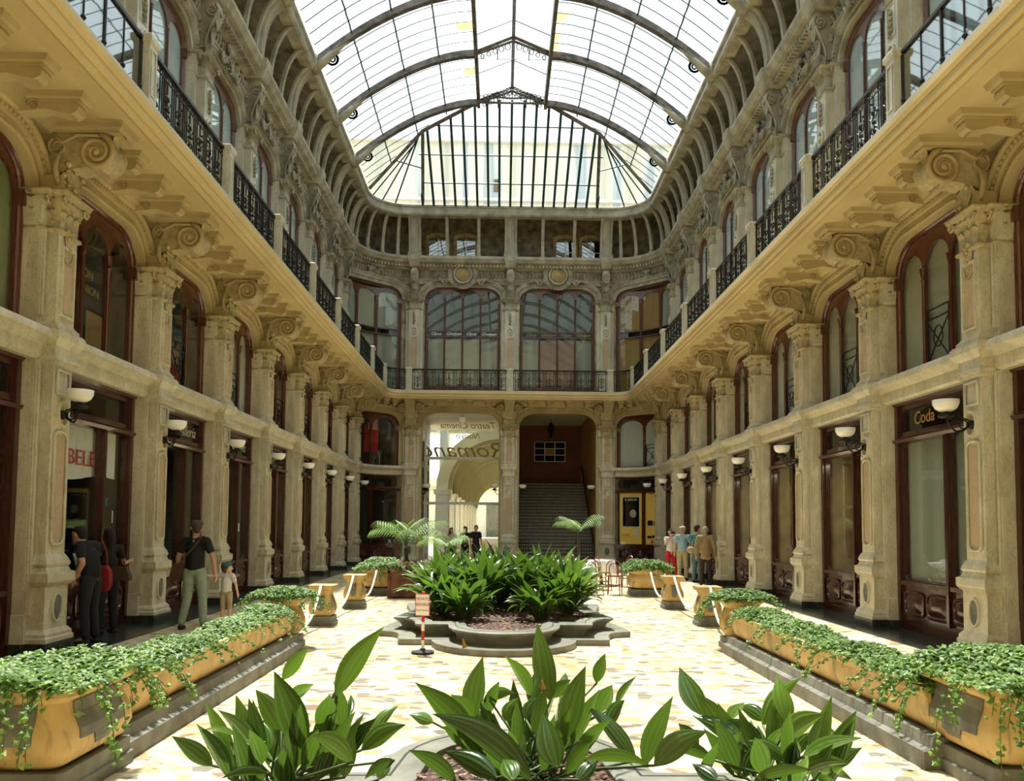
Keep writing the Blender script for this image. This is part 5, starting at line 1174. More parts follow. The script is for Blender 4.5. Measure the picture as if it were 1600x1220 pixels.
HERO = [[(-0.99,4.30,0.57,-1.14,4.22,0.98,0.152), (-0.90,4.60,0.78,-0.65,4.64,1.15,0.120), (-1.30,5.00,0.79,-1.14,4.97,0.99,0.082), (-1.18,4.50,0.62,-1.33,4.56,0.82,0.110), (-1.27,4.40,0.52,-1.50,4.47,0.73,0.124), (-1.36,4.30,0.64,-1.48,4.15,0.70,0.065), (-0.96,4.60,0.55,-0.90,4.43,0.82,0.113), (-0.68,3.90,0.62,-0.91,4.05,0.70,0.110), (-1.23,4.90,0.67,-1.07,4.82,0.80,0.080), (-0.91,4.80,0.55,-0.91,4.71,0.82,0.089), (-0.91,5.00,0.56,-0.93,5.22,0.66,0.065), (-0.72,4.40,0.54,-0.49,4.41,0.67,0.100), (-0.72,4.70,0.54,-0.58,4.85,0.68,0.066), (-0.50,4.00,0.60,-0.64,4.01,0.51,0.057), (-0.77,4.20,0.46,-0.75,4.28,0.70,0.091), (-1.10,4.00,0.54,-1.28,3.88,0.55,0.043), (-1.35,4.30,0.54,-1.21,4.37,0.59,0.070), (-1.12,4.70,0.43,-1.23,4.87,0.58,0.092), (-0.90,4.20,0.45,-0.83,4.23,0.63,0.082), (-1.30,4.50,0.38,-1.41,4.62,0.52,0.083), (-0.60,4.20,0.45,-0.55,4.29,0.53,0.068)],
[(-0.12,4.50,0.54,-0.44,4.35,0.90,0.127), (0.16,4.10,0.48,-0.34,4.22,0.77,0.129), (-0.16,4.90,0.58,-0.10,4.96,0.94,0.139), (-0.15,4.70,0.64,-0.27,4.64,0.78,0.102), (-0.09,5.00,0.57,0.00,4.83,0.82,0.076), (-0.06,4.90,0.70,0.10,5.07,0.70,0.069), (-0.38,4.80,0.59,-0.52,4.81,0.63,0.078), (0.09,4.60,0.43,0.12,4.71,0.60,0.100), (0.28,4.00,0.57,0.22,4.17,0.79,0.139), (0.37,4.60,0.55,0.49,4.71,0.93,0.145), (0.29,4.70,0.74,0.22,4.89,1.15,0.143), (0.19,5.20,0.66,0.03,5.18,0.91,0.107), (0.20,5.20,0.61,0.24,5.34,0.80,0.102), (0.33,5.10,0.67,0.44,5.10,0.78,0.083), (0.39,5.20,0.69,0.43,5.39,0.77,0.068), (-0.01,4.00,0.52,-0.28,4.17,0.60,0.100), (-0.21,4.10,0.47,-0.43,3.96,0.66,0.080), (0.34,4.20,0.48,0.45,4.07,0.67,0.078), (0.44,4.20,0.55,0.76,4.11,0.54,0.073), (0.74,4.50,0.46,0.49,4.71,0.71,0.093), (0.74,4.20,0.52,0.88,4.19,0.87,0.142), (0.77,4.10,0.55,1.05,4.17,0.70,0.116), (0.59,4.90,0.62,0.66,4.84,0.80,0.123), (0.72,5.10,0.62,0.85,5.12,0.80,0.055), (0.61,5.20,0.74,0.66,5.17,0.93,0.079), (-0.01,4.50,0.47,-0.16,4.46,0.62,0.098), (0.16,4.90,0.58,0.24,4.95,0.71,0.107), (0.04,5.00,0.55,0.12,5.05,0.68,0.098), (-0.17,4.70,0.44,-0.25,4.88,0.58,0.102), (0.38,4.00,0.51,0.49,4.09,0.58,0.078), (0.64,4.90,0.55,0.77,5.09,0.66,0.091), (0.07,3.90,0.54,0.02,4.06,0.59,0.093)],
[(1.15,4.70,0.66,1.07,4.92,0.89,0.143), (1.24,4.60,0.57,1.12,4.69,0.78,0.115), (1.40,5.00,0.56,1.45,4.89,0.69,0.092), (1.53,4.80,0.58,1.81,4.96,0.82,0.099), (1.61,4.60,0.64,1.62,4.81,0.86,0.130), (1.33,4.50,0.55,1.09,4.68,0.66,0.103), (1.54,4.50,0.57,1.80,4.55,0.70,0.113), (1.76,4.60,0.62,1.95,4.71,0.51,0.045), (1.58,4.30,0.54,1.85,4.20,0.66,0.122), (1.52,4.20,0.48,1.84,4.35,0.49,0.078), (1.52,4.40,0.49,1.33,4.45,0.58,0.086), (1.27,4.10,0.49,1.53,4.03,0.55,0.058), (1.11,4.30,0.52,0.83,4.15,0.60,0.065), (1.57,4.90,0.58,1.46,5.06,0.63,0.085), (1.41,4.70,0.45,1.50,4.92,0.58,0.092), (1.07,4.30,0.43,1.10,4.16,0.65,0.098), (1.30,4.40,0.40,1.46,4.54,0.55,0.081), (1.10,4.60,0.48,0.99,4.58,0.64,0.090), (1.22,4.50,0.47,1.27,4.38,0.64,0.098), (1.50,4.60,0.47,1.57,4.54,0.64,0.090), (1.05,4.00,0.51,0.96,4.13,0.55,0.074), (1.60,4.50,0.49,1.79,4.67,0.57,0.073), (1.46,4.70,0.51,1.25,4.54,0.67,0.077), (1.59,4.10,0.52,1.78,4.17,0.46,0.058)]]
bases = [(-1.15, 4.45), (.15, 4.7), (1.55, 4.5)]
labs = ['large leafy aspidistra at the bottom edge, below the left planter', 'largest foreground aspidistra, with the tall bright upright leaf', 'dense foreground aspidistra at the bottom right, beside the right planter']
for g, (bx, by), lab in zip(HERO, bases, labs):
    t = tag(empty('aspidistra', (bx, by, .25)), lab, 'plant', 'foreground aspidistras'); st = MB(); O = Vector((bx, by, .25))
    extra = []
    for i in range(34): a = U(0, 2 * pi); r = U(.2, .5); z = U(.2, .42); extra.append((bx + r * cos(a) * .7, by + r * sin(a) * .6, .2 + z * .7, bx + r * cos(a) * 1.1, by + r * sin(a) * 1.0, .2 + z * .7 + U(.1, .38), U(.07, .11)))
    for x0, y0, z0, x1, y1, z1, wd in list(g) + extra:
        if wd > .0: pass
        A, B = Vector((x0, y0, z0)) - O, Vector((x1, y1, z1)) - O; d = B - A; L = d.length; up_ = Vector((0, 0, 1)); bow = (up_ - d.normalized() * d.normalized().z) * L * U(.04, .13)
        toward = Vector((U(-.25, .25), -1, U(-.2, .5))); side = d.cross(toward); 
        if side.length < .01: side = Vector((1, 0, 0))
        side = side.normalized(); side = (Matrix.Rotation(U(-.5, .5), 3, d.normalized()) @ side)
        pts = [A + d * q / 9 + bow * sin(pi * q / 9) for q in range(10)]
        m = MB(); leaf_strip(m, pts, wd * 1.05, side, U(.15, .45)); m.build('leaf', 'aspidistra', t, 'all')
        foot = Vector((U(-.2, .2), U(-.15, .15), 0)); st.tube([foot, foot * .6 + A * .35 + Vector((0, 0, A.z * .18)), A], [.008, .007, .007], 5)
    st.build('leaf_stalks', 'stem_green', t, 'all')
    if bx < .5 and bx > -.5:
        for fx, fz in ((-.35, .78), (.1, .55)): q = MB(); q.tube([(fx, 0, fz), (fx - .01, 0, fz + .05)], [.016, .004], 5); q.build('orange_shoot', 'brown_wall_light', t)

# planters along the sides
def ivy_leaf(m, p, s, nrm):
    m.useuv = True; LEAFN[0] += 1; lid = LEAFN[0]; a = U(0, 2 * pi); u = nrm.orthogonal().normalized(); v = nrm.cross(u); d = u * cos(a) + v * sin(a); w = nrm.cross(d); o = len(m.v)
    m.v += [tuple(p + d * (q * s) + w * (r * s) + nrm * (h * s)) for q, r, h in ((-.5, 0, .05), (-.1, -.42, 0), (-.1, .42, 0), (.6, 0, -.12), (0, 0, .14))]
    for f in ((0, 1, 4), (1, 3, 4), (3, 2, 4), (2, 0, 4)): m.f.append(tuple(o + i for i in f)); m.uv.append(tuple(((.2, .5, .8)[j], lid + .3) for j in range(3)))
def ivy_patch(m, st, x0, x1, y0, y1, z, n, h, drop_in=None, sz=(.045, .075)):
    for i in range(n):
        x = x0 + (x1 - x0) * R(); y = y0 + (y1 - y0) * R(); e = min(x - x0, x1 - x) / (x1 - x0) * 2; hh = h * (.45 + .55 * min(1, e * 2)) * (.75 + .35 * sin(y * 3.1 + x * 2) * sin(y * 1.3))
        zz = z + hh * (1 - R() ** 2 * .75); nr = Vector((U(-.7, .7), U(-.9, .5), 1)).normalized(); ivy_leaf(m, Vector((x + U(-.04, .04), y + U(-.04, .04), zz)), U(*sz), nr)
def ivy_strand(m, st, p, d, L, fall):
    pts = [Vector(p)]; v = Vector(d).normalized()
    n = int(L / .05)
    for i in range(n): v = (v + Vector((U(-.25, .25), U(-.25, .25), -fall)) * .5).normalized(); q = pts[-1] + v * .05; q.z = max(q.z, .04); pts.append(q)
    st.tube(pts, .003, 3)
    for q in pts[1:]:
        for _ in range(2 if R() < .5 else 1): ivy_leaf(m, q + Vector((U(-.03, .03), U(-.03, .03), U(-.02, .02))), U(.03, .06), Vector((U(-.5, .5) , -.8, U(.2, 1))).normalized())
def rrect(h, c, n=3):      # square with rounded or chamfered corners
    P = []
    for sx, sy, a0 in ((1, -1, -90), (1, 1, 0), (-1, 1, 90), (-1, -1, 180)):
        for q in range(n + 1): a = radians(a0 + 90 * q / n); P.append((sx * (h - c) + c * cos(a), sy * (h - c) + c * sin(a)))
    return P
def urn_geo(t, prof, ch, mat='planter_yellow', plinth=None, panel=None):
    m = MB(); m.rings([[(x, y, z) for x, y in rrect(h, h * ch, 3)] for h, z in prof]); m.build('body', mat, t, True)
    if plinth: hz, zz = plinth; MB().rings([[(x, y, z) for x, y in rrect(h, .03, 1)] for h, z in ((hz + .02, 0), (hz + .02, zz * .45), (hz, zz * .5), (hz, zz))]).build('plinth', 'planter_grey', t)
for side, s in (('L', -1), ('R', 1)):
    sd = 'left' if s < 0 else 'right'; xi = -2.78 if s < 0 else 3.15; xo = xi + s * .5; xm = (xi + xo) / 2
    t = tag(empty('planter_trough', (xm, 0, 0)), f'long yellow planter trough on a grey plinth, {sd} side of the hall', 'planter', 'long planter troughs'); m = MB()
    pr = [(-.25, .55), (-.27, .55), (-.27, .50), (-.25, .48), (-.25, .36), (-.22, .28), (-.18, .23), (.18, .23), (.22, .28), (.25, .36), (.25, .48), (.27, .50), (.27, .55), (.25, .55), (.22, .55), (.22, .45), (-.22, .45), (-.22, .55)]
    m.rings([[(x, y, z) for x, z in pr] for y in [6.05 + .3 * i for i in range(17)] + [11.15]]); m.build('body', 'planter_yellow', t, True)
    MB().rings([[(x, y, z) for x, z in ((-.36, 0), (-.36, .13), (-.31, .15), (-.29, .23), (.29, .23), (.31, .15), (.36, .13), (.36, 0))] for y in (5.9, 11.3)]).build('plinth', 'planter_grey', t)
    iv = tag(empty('ivy', (0, 0, 0)), f'trailing ivy covering the long planter trough on the {sd}', 'ivy', 'ivy on the planter troughs'); m = MB(); q = MB()
    ivy_patch(m, q, xm - .27, xm + .27, 6.0, 11.2, .50, 5200, .17)
    for i in range(26): ivy_strand(m, q, (xi + s * .05, U(6.0, 8.5) if i < 18 else U(8.5, 11), .58), (-s, U(-.5, .3), .1), U(.2, .5), U(.2, .5))
    m.build('leaves', 'ivy_leaf', iv); q.build('tendrils', 'stem_green', iv)
    # large square urn at the near end, small urn at the far end
    ux, uy = (-3.14, 5.62) if s < 0 else (3.66, 5.75)
    t = tag(empty('square_urn', (ux, uy, 0)), f'large square yellow stone urn at the near end of the {sd} trough', 'urn', 'large square urns')
    urn_geo(t, [(.40, .19), (.46, .23), (.50, .32), (.49, .42), (.45, .52), (.44, .60), (.50, .63), (.52, .65), (.52, .70), (.44, .70), (.42, .6)], .18, plinth=(.48, .19))
    for az in range(4):
        m = MB(); frame = []; Mz = Matrix.Rotation(az * pi / 2, 4, 'Z'); b = MB().rings([[(-w_, y - .006, z), (w_, y - .006, z), (w_, y + .05, z), (-w_, y + .05, z)] for w_, y, z in ((.08, -.484, .28), (.12, -.504, .32), (.12, -.500, .355), (.30, -.498, .36), (.30, -.494, .42), (.30, -.454, .52), (.30, -.444, .59))]); m.merge(b, lambda x, y, z: tuple(Mz @ Vector((x, y, z)))); m.build('sunk_panel', 'planter_grey', t)
    iv = tag(empty('ivy', (0, 0, 0)), f'thick ivy spilling over the large square urn in the {sd} foreground', 'ivy', 'ivy on the large square urns'); m = MB(); q = MB()
    ivy_patch(m, q, ux - .56, ux + .56, uy - .56, uy + .56, .66, 2300, .17)
    for i in range(46): a = U(0, 2 * pi) if i % 2 else (U(-2.4, -.4) if s > 0 else U(-2.7, -.2)); ivy_strand(m, q, (ux + .5 * cos(a), uy + .5 * sin(a), .72), (cos(a), sin(a), .3), U(.25, .75), U(.35, .7))
    m.build('leaves', 'ivy_leaf', iv); q.build('tendrils', 'stem_green', iv)
    ux, uy = (-3.03, 11.62) if s < 0 else (3.42, 11.68)
    t = tag(empty('bulbous_urn', (ux, uy, 0)), f'bulbous yellow urn at the far end of the {sd} trough', 'urn', 'bulbous urns by the troughs')
    urn_geo(t, [(.16, .16), (.24, .22), (.29, .32), (.29, .40), (.25, .50), (.22, .58), (.25, .62), (.30, .66), (.30, .70), (.22, .70)], .75, plinth=(.24, .16)); m = MB()
    for i in range(12): a = 2 * pi * i / 12; m.tube([(cos(a) * r, sin(a) * r, z) for r, z in ((.20, .2), (.27, .28), (.285, .38), (.25, .48), (.22, .56))], .022, 5)
    m.build('gadroons', 'planter_yellow', t, 'all')
    iv = tag(empty('ivy', (0, 0, 0)), f'round bush of ivy on the bulbous urn at the far end of the {sd} trough', 'ivy', 'ivy on the bulbous urns'); m = MB(); q = MB()
    for i in range(1500):
        a = U(0, 2 * pi); r = .46 * sqrt(R()); z = .64 + (.20 - .45 * r * r) * (1 - R() ** 2 * .6); ivy_leaf(m, Vector((ux + r * cos(a), uy + r * sin(a), z)), U(.045, .075), Vector((U(-.7, .7), U(-.9, .5), 1)).normalized())
    for i in range(22): a = U(0, 2 * pi); ivy_strand(m, q, (ux + .35 * cos(a), uy + .35 * sin(a), .74), (cos(a), sin(a), .1), U(.2, .5), U(.3, .7))
    m.build('leaves', 'ivy_leaf', iv); q.build('tendrils', 'stem_green', iv)
    # bollards and the far urn
    bo = [(-3.02, 14.15), (-2.98, 16.98)] if s < 0 else [(3.62, 14.35), (3.60, 17.2)]
    for i, (bx, by) in enumerate(bo):
        t = tag(empty('bollard', (bx, by, 0)), f'yellow stone bollard with square cap on the {sd}, {("nearer", "farther")[i]} of the two', 'bollard', 'yellow stone bollards')
        urn_geo(t, [(.155, .16), (.19, .20), (.205, .27), (.20, .34), (.165, .44), (.14, .52), (.145, .56), (.16, .57), (.16, .60), (.205, .61), (.205, .625), (.215, .63), (.215, .675), (.21, .68)], .12, plinth=(.20, .16))
        m = MB()
        for az in range(4): Mz = Matrix.Rotation(az * pi / 2, 4, 'Z'); b = MB().rings([[(-w_, y, z), (w_, y, z), (w_, y + .03, z), (-w_, y + .03, z)] for w_, y, z in ((.03, -.210, .25), (.055, -.207, .32), (.055, -.176, .44), (.055, -.155, .50))]); m.merge(b, lambda x, y, z: tuple(Mz @ Vector((x, y, z))))
        m.build('sunk_panel', 'planter_grey', t); MB().tube([(cos(a) * .03, -.218, .65 + .03 * sin(a)) for a in [pi / 4 * q for q in range(8)]], .009, 5, loop=True).build('ring', 'steel', t)
    fx, fy = (-2.95, 20.3) if s < 0 else (3.62, 20.4)
    t = tag(empty('planter_urn', (fx, fy, 0)), f'wide yellow planter urn overgrown with ivy, {sd} of the café tables', 'urn', 'wide far urns'); urn_geo(t, [(.28, .17), (.40, .22), (.46, .32), (.44, .44), (.38, .54), (.42, .58), (.42, .64), (.35, .64)], .5, plinth=(.40, .17))
    iv = tag(empty('ivy', (0, 0, 0)), f'ivy on the wide far urn, {sd} of the café tables', 'ivy', 'ivy on the wide far urns'); m = MB(); q = MB(); ivy_patch(m, q, fx - .6, fx + .6, fy - .5, fy + .5, .58, 1300, .28, sz=(.06, .09))
    for i in range(26): a = U(0, 2 * pi); ivy_strand(m, q, (fx + .4 * cos(a), fy + .4 * sin(a), .68), (cos(a), sin(a), .1), U(.2, .55), U(.4, .7))
    m.build('leaves', 'ivy_leaf', iv); q.build('tendrils', 'stem_green', iv)
    nodes = [(ux, uy + .28, .62)] + [(bx, by, .66) for bx, by in bo] + [(fx, fy - .42, .60)]
    for i, (a, b) in enumerate(zip(nodes, nodes[1:])):
        A, B = Vector(a), Vector(b); A.y += .20 if i else 0; B.y -= .22; pts = [A.lerp(B, q / 14) - Vector((0, 0, .50 * 4 * (q / 14) * (1 - q / 14))) for q in range(15)]
        for p in pts: p.z = max(p.z, .05)
        tag(MB().tube(pts, .022, 7).build('rope', 'rope_white', smooth='all'), f'white rope hanging along the {sd} side, {("from the trough urn to the first bollard", "between the two bollards", "from the second bollard to the far urn")[i]}', 'rope', 'white barrier ropes')
# keep-off sign on its red and white post
t = tag(empty('warning_sign', (-1.0, 11.2, .0)), 'small white notice with red words on a red and white post by the bed', 'sign')
MB().lathe([(.001, .0), (.155, 0), (.15, .03), (.05, .045), (.03, .07), (.001, .07)], (0, -.12, .0), 20).build('base', 'rim_groove', t, True)
for i in range(6): MB().lathe([(.001, 0), (.022, 0), (.022, .12), (.001, .12)], (0, -.12, .06 + .12 * i), 10).build('post_band', 'white' if i % 2 == 0 else 'red', t)
MB().ball((0, -.12, .80), .03, 8, 6).build('post_cap', 'red', t)
b = MB().box(-.10, .10, -.16, -.15, .50, .79).build('board', 'white', t); m = MB(); frame_ring(m, -.10, .10, .50, .79, -.16, .008, .002); m.build('red_border', 'red', b)
for i, (w_, sz) in enumerate((('VIETATO', .052), ('SEDERSI', .052), ('SULLE AIUOLE', .028))): text(w_, sz, 'red', b, (0, -.163, .725 - .075 * i), ext=.001, rot=(pi / 2, 0, 0))
t.rotation_euler = (0, 0, radians(-14))

# ================================================================ CAFÉ CORNER, PALMS
def frond(m, st, base, az, L, lift, droop, wl=.32, n=15):
    p = Vector(base); th = lift; pts = [p.copy()]
    for i in range(n): th += droop / n; p = p + Vector((sin(th) * cos(az), sin(th) * sin(az), cos(th))) * L / n; pts.append(p.copy())
    st.tube(pts, [.012 * (1 - i / (n + 2)) for i in range(n + 1)], 4); sd = Vector((-sin(az), cos(az), 0))
    for i in range(3, n + 1):
        for s_ in (-1, 1):
            for h in (.2,):
                q = pts[i - 1].lerp(pts[i], h); l = wl * (sin(pi * (i + h) / (n + 2)) ** .6 + .15); d = (sd * s_ + (pts[i] - pts[i - 1]).normalized() * .8 + Vector((0, 0, -.45))).normalized()
                pp = [q + d * l * k_ + Vector((0, 0, -.35 * l * k_ * k_)) for k_ in (0, .33, .66, 1)]; leaf_strip(m, pp, .028, Vector((0, 0, 1)).cross(d) + Vector((0, 0, .2)), .1)
def palm(x, y, z0, ht, nf, L, label, seed_=1, group=None):
    t = tag(empty('palm', (x, y, z0)), label, 'palm', group); m = MB(); st = MB()
    MB().tube([(0, 0, 0), (.02, 0, ht * .5), (0, 0, ht)], [.05, .045, .05], 8).build('trunk', 'trunk', t, True)
    for i in range(nf): az = 2 * pi * i / nf * 1.618 * 2 + U(-.2, .2); q = (i + .5) / nf; frond(m, st, (0, 0, ht - .05 + .02 * i), az, L * U(.8, 1.05), .05 + q * .55, 1.0 + U(0, .6))
    m.build('fronds', 'palm_leaf', t, 'all'); st.build('frond_stalks', 'stem_green', t); return t
t = tag(empty('planter_box', (-2.18, 19.5, 0)), 'rusty red square planter box to the left of the central bed', 'planter')
m = MB(); m.box(-.42, .42, -.38, .38, .03, .62); m.build('box', 'rust_box', t); m = MB()
for s in (-1, 1): m.box(s * .40 - .03, s * .40 + .03, -.40, -.36, 0, .64)
m.box(-.42, .42, -.40, -.37, .58, .64); m.build('edging', 'rust_box', t)
palm(-2.25, 19.55, .6, .55, 14, 1.15, 'bright feathery palm in the rusty planter box', group=None)
fb = tag(empty('flowering_plant', (-1.9, 19.5, .62)), 'low white and pink flowers spilling around the palm in the rusty box', 'flowers'); m = MB(); fw_ = MB(); fp = MB()
for i in range(500): x, y = U(-.55, .95), U(-.45, .5); ivy_leaf(m, Vector((x, y, U(-.05, .22) * (1 - abs(x) * .5))), U(.05, .09), Vector((U(-.6, .6), U(-1, .4), 1)).normalized())
for i in range(150): (fw_ if i % 4 else fp).ball((U(-.5, .95), U(-.42, .4), U(.08, .26)), U(.02, .035), 5, 3)
m.build('leaves', 'ivy_leaf', fb); fw_.build('white_petals', 'flower_white', fb); fp.build('pink_petals', 'flower_pink', fb)
MB().lathe([(.001, 0), (.18, 0), (.24, .5), (.22, .5), (.001, .45)], (0, 0, 0), 14).build('flower_pot', 'rust_box', tag(empty('flower_pot', (-.95, 19.9, 0)), 'round pot beside the rusty planter box, behind the central plants', 'pot'))
t = tag(empty('flower_pot', (-1.55, 23.0, 0)), 'pot of the slender palm in front of the passage', 'pot'); MB().lathe([(.001, 0), (.2, 0), (.26, .45), (.23, .45), (.001, .4)], (0, 0, 0), 14).build('pot', 'rust_box', t); palm(-1.55, 23.0, .4, .55, 10, .95, 'slender palm standing in front of the glazed passage')
t = tag(empty('flower_pot', (2.45, 26, 0)), 'pot of the palm at the foot of the stairs', 'pot'); MB().lathe([(.001, 0), (.2, 0), (.26, .5), (.23, .5), (.001, .45)], (0, 0, 0), 14).build('pot', 'planter_grey', t); palm(2.45, 26, .45, 1.0, 10, 1.0, 'drooping dark palm in front of the staircase')
def make_chair(mat='chair_red'):
    t = empty('bentwood_chair')
    MB().lathe([(.001, .45), (.19, .45), (.2, .46), (.19, .475), (.001, .475)], (0, 0, 0), 16).build('seat', mat, t, True)
    for x, y in ((-.15, -.14), (.15, -.14), (-.13, .15), (.13, .15)): MB().tube([(x, y, .45), (x * 1.15, y * 1.2, 0)], [.016, .011], 6).build('leg', mat, t)
    MB().tube([(.155 * cos(a), .155 * sin(a), .24) for a in [pi / 8 * q for q in range(16)]], .009, 5, loop=True).build('leg_hoop', mat, t)
    for w_, h in ((.185, .42), (.11, .34)): MB().tube([(-w_, .15, .45)] + [(-w_ * cos(a), .17 + .03 * sin(a), .45 + h * (.55 + .45 * sin(a))) for a in [pi * q / 10 for q in range(11)]] + [(w_, .15, .45)], .012, 6).build('back_hoop', mat, t)
    return t
def make_table(cloth=True):
    t = empty('cafe_table'); MB().lathe([(.001, 0), (.22, 0), (.2, .02), (.03, .05), (.025, .70), (.001, .70)], (0, 0, 0), 14).build('pedestal', 'iron', t, True); MB().lathe([(.001, .70), (.36, .70), (.36, .725), (.001, .725)], (0, 0, 0), 20).build('tabletop', 'white', t); return t
ch, tb = make_chair(), make_table()
tabs = [(2.05, 21.3, 'nearest on the right, beside the red chair'), (1.4, 23.2, 'second on the right'), (2.9, 23.6, 'third on the right, near the far urn'), (-.7, 22.6, 'behind the left end of the plants'), (-.1, 25.2, 'farthest, before the passage')]
for x, y, lab in tabs:
    inst(tb, (x, y, 0), 0, f'round café table under a white cloth, {lab}', 'table', 'café tables')
    m = MB(); m.rings([[(r * (1 + .03 * sin(a * 9) * k_) * cos(a), r * (1 + .03 * sin(a * 9) * k_) * sin(a), z) for a in [2 * pi * q / 45 for q in range(45)]] for r, z, k_ in ((.01, .732, 0), (.37, .732, 0), (.385, .72, .5), (.42, .35, 2.5))], caps=False)
    tag(m.build('tablecloth', 'white_cloth', None, 'all', (x, y, 0)), f'white tablecloth on the café table {lab}', 'tablecloth', 'white tablecloths')
for i, (x, y, a, lab) in enumerate(((2.85, 20.55, 2.9, 'in full view at the right of the plants, nearest the camera'), (2.35, 20.55, .3, 'just behind the nearest one'), (2.75, 22.0, 1.9, 'at the nearest table, far side'), (1.6, 22.0, -2.5, 'left of the nearest table'), (.85, 23.4, 1.5, 'left of the second table'), (1.9, 23.9, -1.0, 'right of the second table'), (3.5, 23.2, -1.2, 'next to the far right urn'), (-1.2, 22.9, 1.2, 'left of the table behind the plants'), (-.1, 22.9, -1.3, 'right of the table behind the plants'), (-.7, 25.4, 1.4, 'left of the farthest table'))):
    inst(ch, (x, y, 0), a, f'red bentwood café chair, {lab}', 'chair', 'red bentwood chairs')
# ================================================================ PEOPLE
def capsule(m, a, b, ra, rb, n=12, sq=1.0):
    a, b = Vector(a), Vector(b); d = (b - a); L = d.length
    if L < 1e-6: m.ball(tuple(a), ra, n, 8); return
    d.normalize(); u = Vector((1, 0, 0)) if abs(d.x) < .8 else Vector((0, 1, 0)); u = (u - d * u.dot(d)).normalized(); w = d.cross(u); rings = []
    for q in range(0, 5): t = pi / 2 * (1 - q / 4.0); rings.append((a - d * ra * sin(t), max(.0005, ra * cos(t))))
    for q in range(0, 5): t = pi / 2 * q / 4.0; rings.append((b + d * rb * sin(t), max(.0005, rb * cos(t))))
    m.rings([[p + (u * cos(2 * pi * j / n) + w * sin(2 * pi * j / n) * sq) * r for j in range(n)] for p, r in rings])
def fuse(caps, name, mat, parent, vox, smooth_it=6, cut=None):
    m = MB()
    for c in caps: capsule(m, *c)
    me = bpy.data.meshes.new('tmp'); me.from_pydata(m.v, [], m.f); o = bpy.data.objects.new('tmp', me); C.objects.link(o)
    md = o.modifiers.new('r', 'REMESH'); md.mode = 'VOXEL'; md.voxel_size = vox; md.use_smooth_shade = True
    ms = o.modifiers.new('s', 'SMOOTH'); ms.iterations = smooth_it; ms.factor = .5
    dg = bpy.context.evaluated_depsgraph_get(); me2 = bpy.data.meshes.new_from_object(o.evaluated_get(dg)); bpy.data.objects.remove(o); bpy.data.meshes.remove(me)
    me2.name = name; me2.materials.clear(); me2.materials.append(MATS[mat]); me2.shade_smooth(); r = bpy.data.objects.new(name, me2); C.objects.link(r); r.parent = parent; return r
